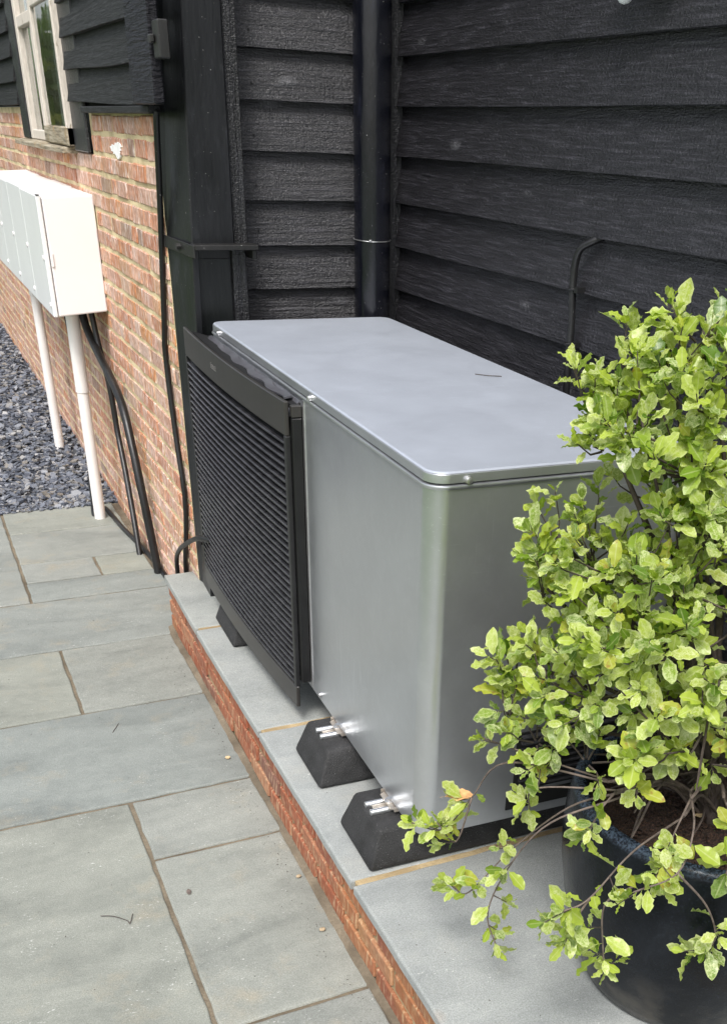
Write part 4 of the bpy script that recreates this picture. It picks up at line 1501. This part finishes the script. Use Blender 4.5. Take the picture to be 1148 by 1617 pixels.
stonelet('pebble', .676, 2.165, .001, .0075, M['pebble'], 'buff pebble on the paving beside the near rubber foot')
stonelet('pebble', .66, 1.925, .001, .0085, M['pebble'], 'brown pebble on the paving nearest the camera')
stonelet('pebble', .665, 2.86, .003, .009, M['dry_pale'], 'pale yellow pebble against the foot of the plinth')
mb = MB()
mb.tube(spline([(.135, 2.21, .003), (.165, 2.195, .004), (.195, 2.165, .003), (.2, 2.15, .003), (.215, 2.185, .004)], 5), .0011, 5)
props(mb.build('twig', M['bark'], None), 'thin dark twig lying on the large paving slab', 'twig')
mb = MB()
mb.tube(spline([(.345, 3.18, .002), (.36, 3.205, .003), (.375, 3.235, .002)], 4), .0011, 5)
props(mb.build('twig', M['bark'], None), 'short straight twig on the middle paving slab', 'twig')
mb = MB()
mb.tube(spline([L(1.30, 2.63, 1.2462), L(1.325, 2.60, 1.247), L(1.36, 2.585, 1.2462)], 4), .0011, 5)
props(mb.build('twig', M['crumb'], None), 'tiny dark twig lying on the pump lid', 'twig')
crumpled('fallen_leaf', (.375, 2.22, .001), .024, M['bark_grey'], 'small brown curled leaf beside the long paving joint', 12)
gr = MB()
rg = random.Random(77)
for k in range(420):
    if k < 260:
        y = rg.uniform(1.2, 3.9)
        x = pedge(y) - .03 - abs(rg.gauss(0, .035))
    elif k < 370:
        x, y = rg.uniform(-.1, .68), rg.uniform(1.5, 4.4)
    else:
        y = rg.uniform(1.2, 3.9)
        x = pedge(y) + rg.uniform(.01, .3)
    z = .001 if k < 370 else PZ
    s = rg.uniform(.0006, .0016)
    d = Vector((rg.gauss(0, 1), rg.gauss(0, 1), .1)).normalized() * s
    gr.tube([Vector((x, y, z + s * .4)) - d, Vector((x, y, z + s * .5)) + d], s * .6, 4)
props(gr.build('grit', M['crumb'], None), 'scattered dark grit and crumbs on the paving and plinth', 'grit', kind='stuff')

# ------------------------------------------------------------------ garden behind the camera (seen in the casing and the window)
def bush(name, cx, cy, rx, ry, h, n, seed, label, s=.13):
    rg = random.Random(seed)
    e = empty(name, (cx, cy, -.06), label, name.split('_')[-1])
    mb = MB()
    blobs = [(cx + rg.uniform(-.7, .7) * rx, cy + rg.uniform(-.6, .6) * ry, h * rg.uniform(.3, .85), rg.uniform(.28, .5)) for _ in range(14)]
    for k in range(n):
        bx, by, bz, br = rg.choice(blobs)
        u = Vector((rg.gauss(0, 1), rg.gauss(0, 1), rg.gauss(0, 1))).normalized() * (rg.random() ** .3)
        p = Vector((bx + u.x * br * rx, by + u.y * br * ry * 1.2, max(.02, bz + u.z * br * h * .55)))
        a = Vector((rg.gauss(0, 1), rg.gauss(0, 1), rg.gauss(0, .6))).normalized() * s * rg.uniform(.6, 1.3)
        b = a.cross(Vector((rg.gauss(0, 1), rg.gauss(0, 1), rg.gauss(0, 1)))).normalized() * s * .5
        mb.add([p - a, p + b, p + a, p - b], [(0, 1, 2, 3)])
    c = mb.build('crown', M['green_leaf'], e)
    for k in range(3):
        x, y = cx + rg.uniform(-.3, .3) * rx, cy + rg.uniform(-.3, .3) * ry
        MB().tube([(x, y, -.06), (x + .05, y, h * .3), (x + rg.uniform(-.2, .2), y, h * .7)], [.06, .045, .02], 8).build('trunk', M['bark'], e, smooth=True)
    return e


bush('garden_tree', -1.3, 13.5, 1.6, 1.6, 4.2, 4200, 31, 'leafy green garden tree mirrored in the casement window')
bush('garden_bush', 2.75, -0.35, 1.0, 0.9, 1.7, 5200, 32, 'bright green garden bush right of the camera, mirrored in the silver casing', .07)
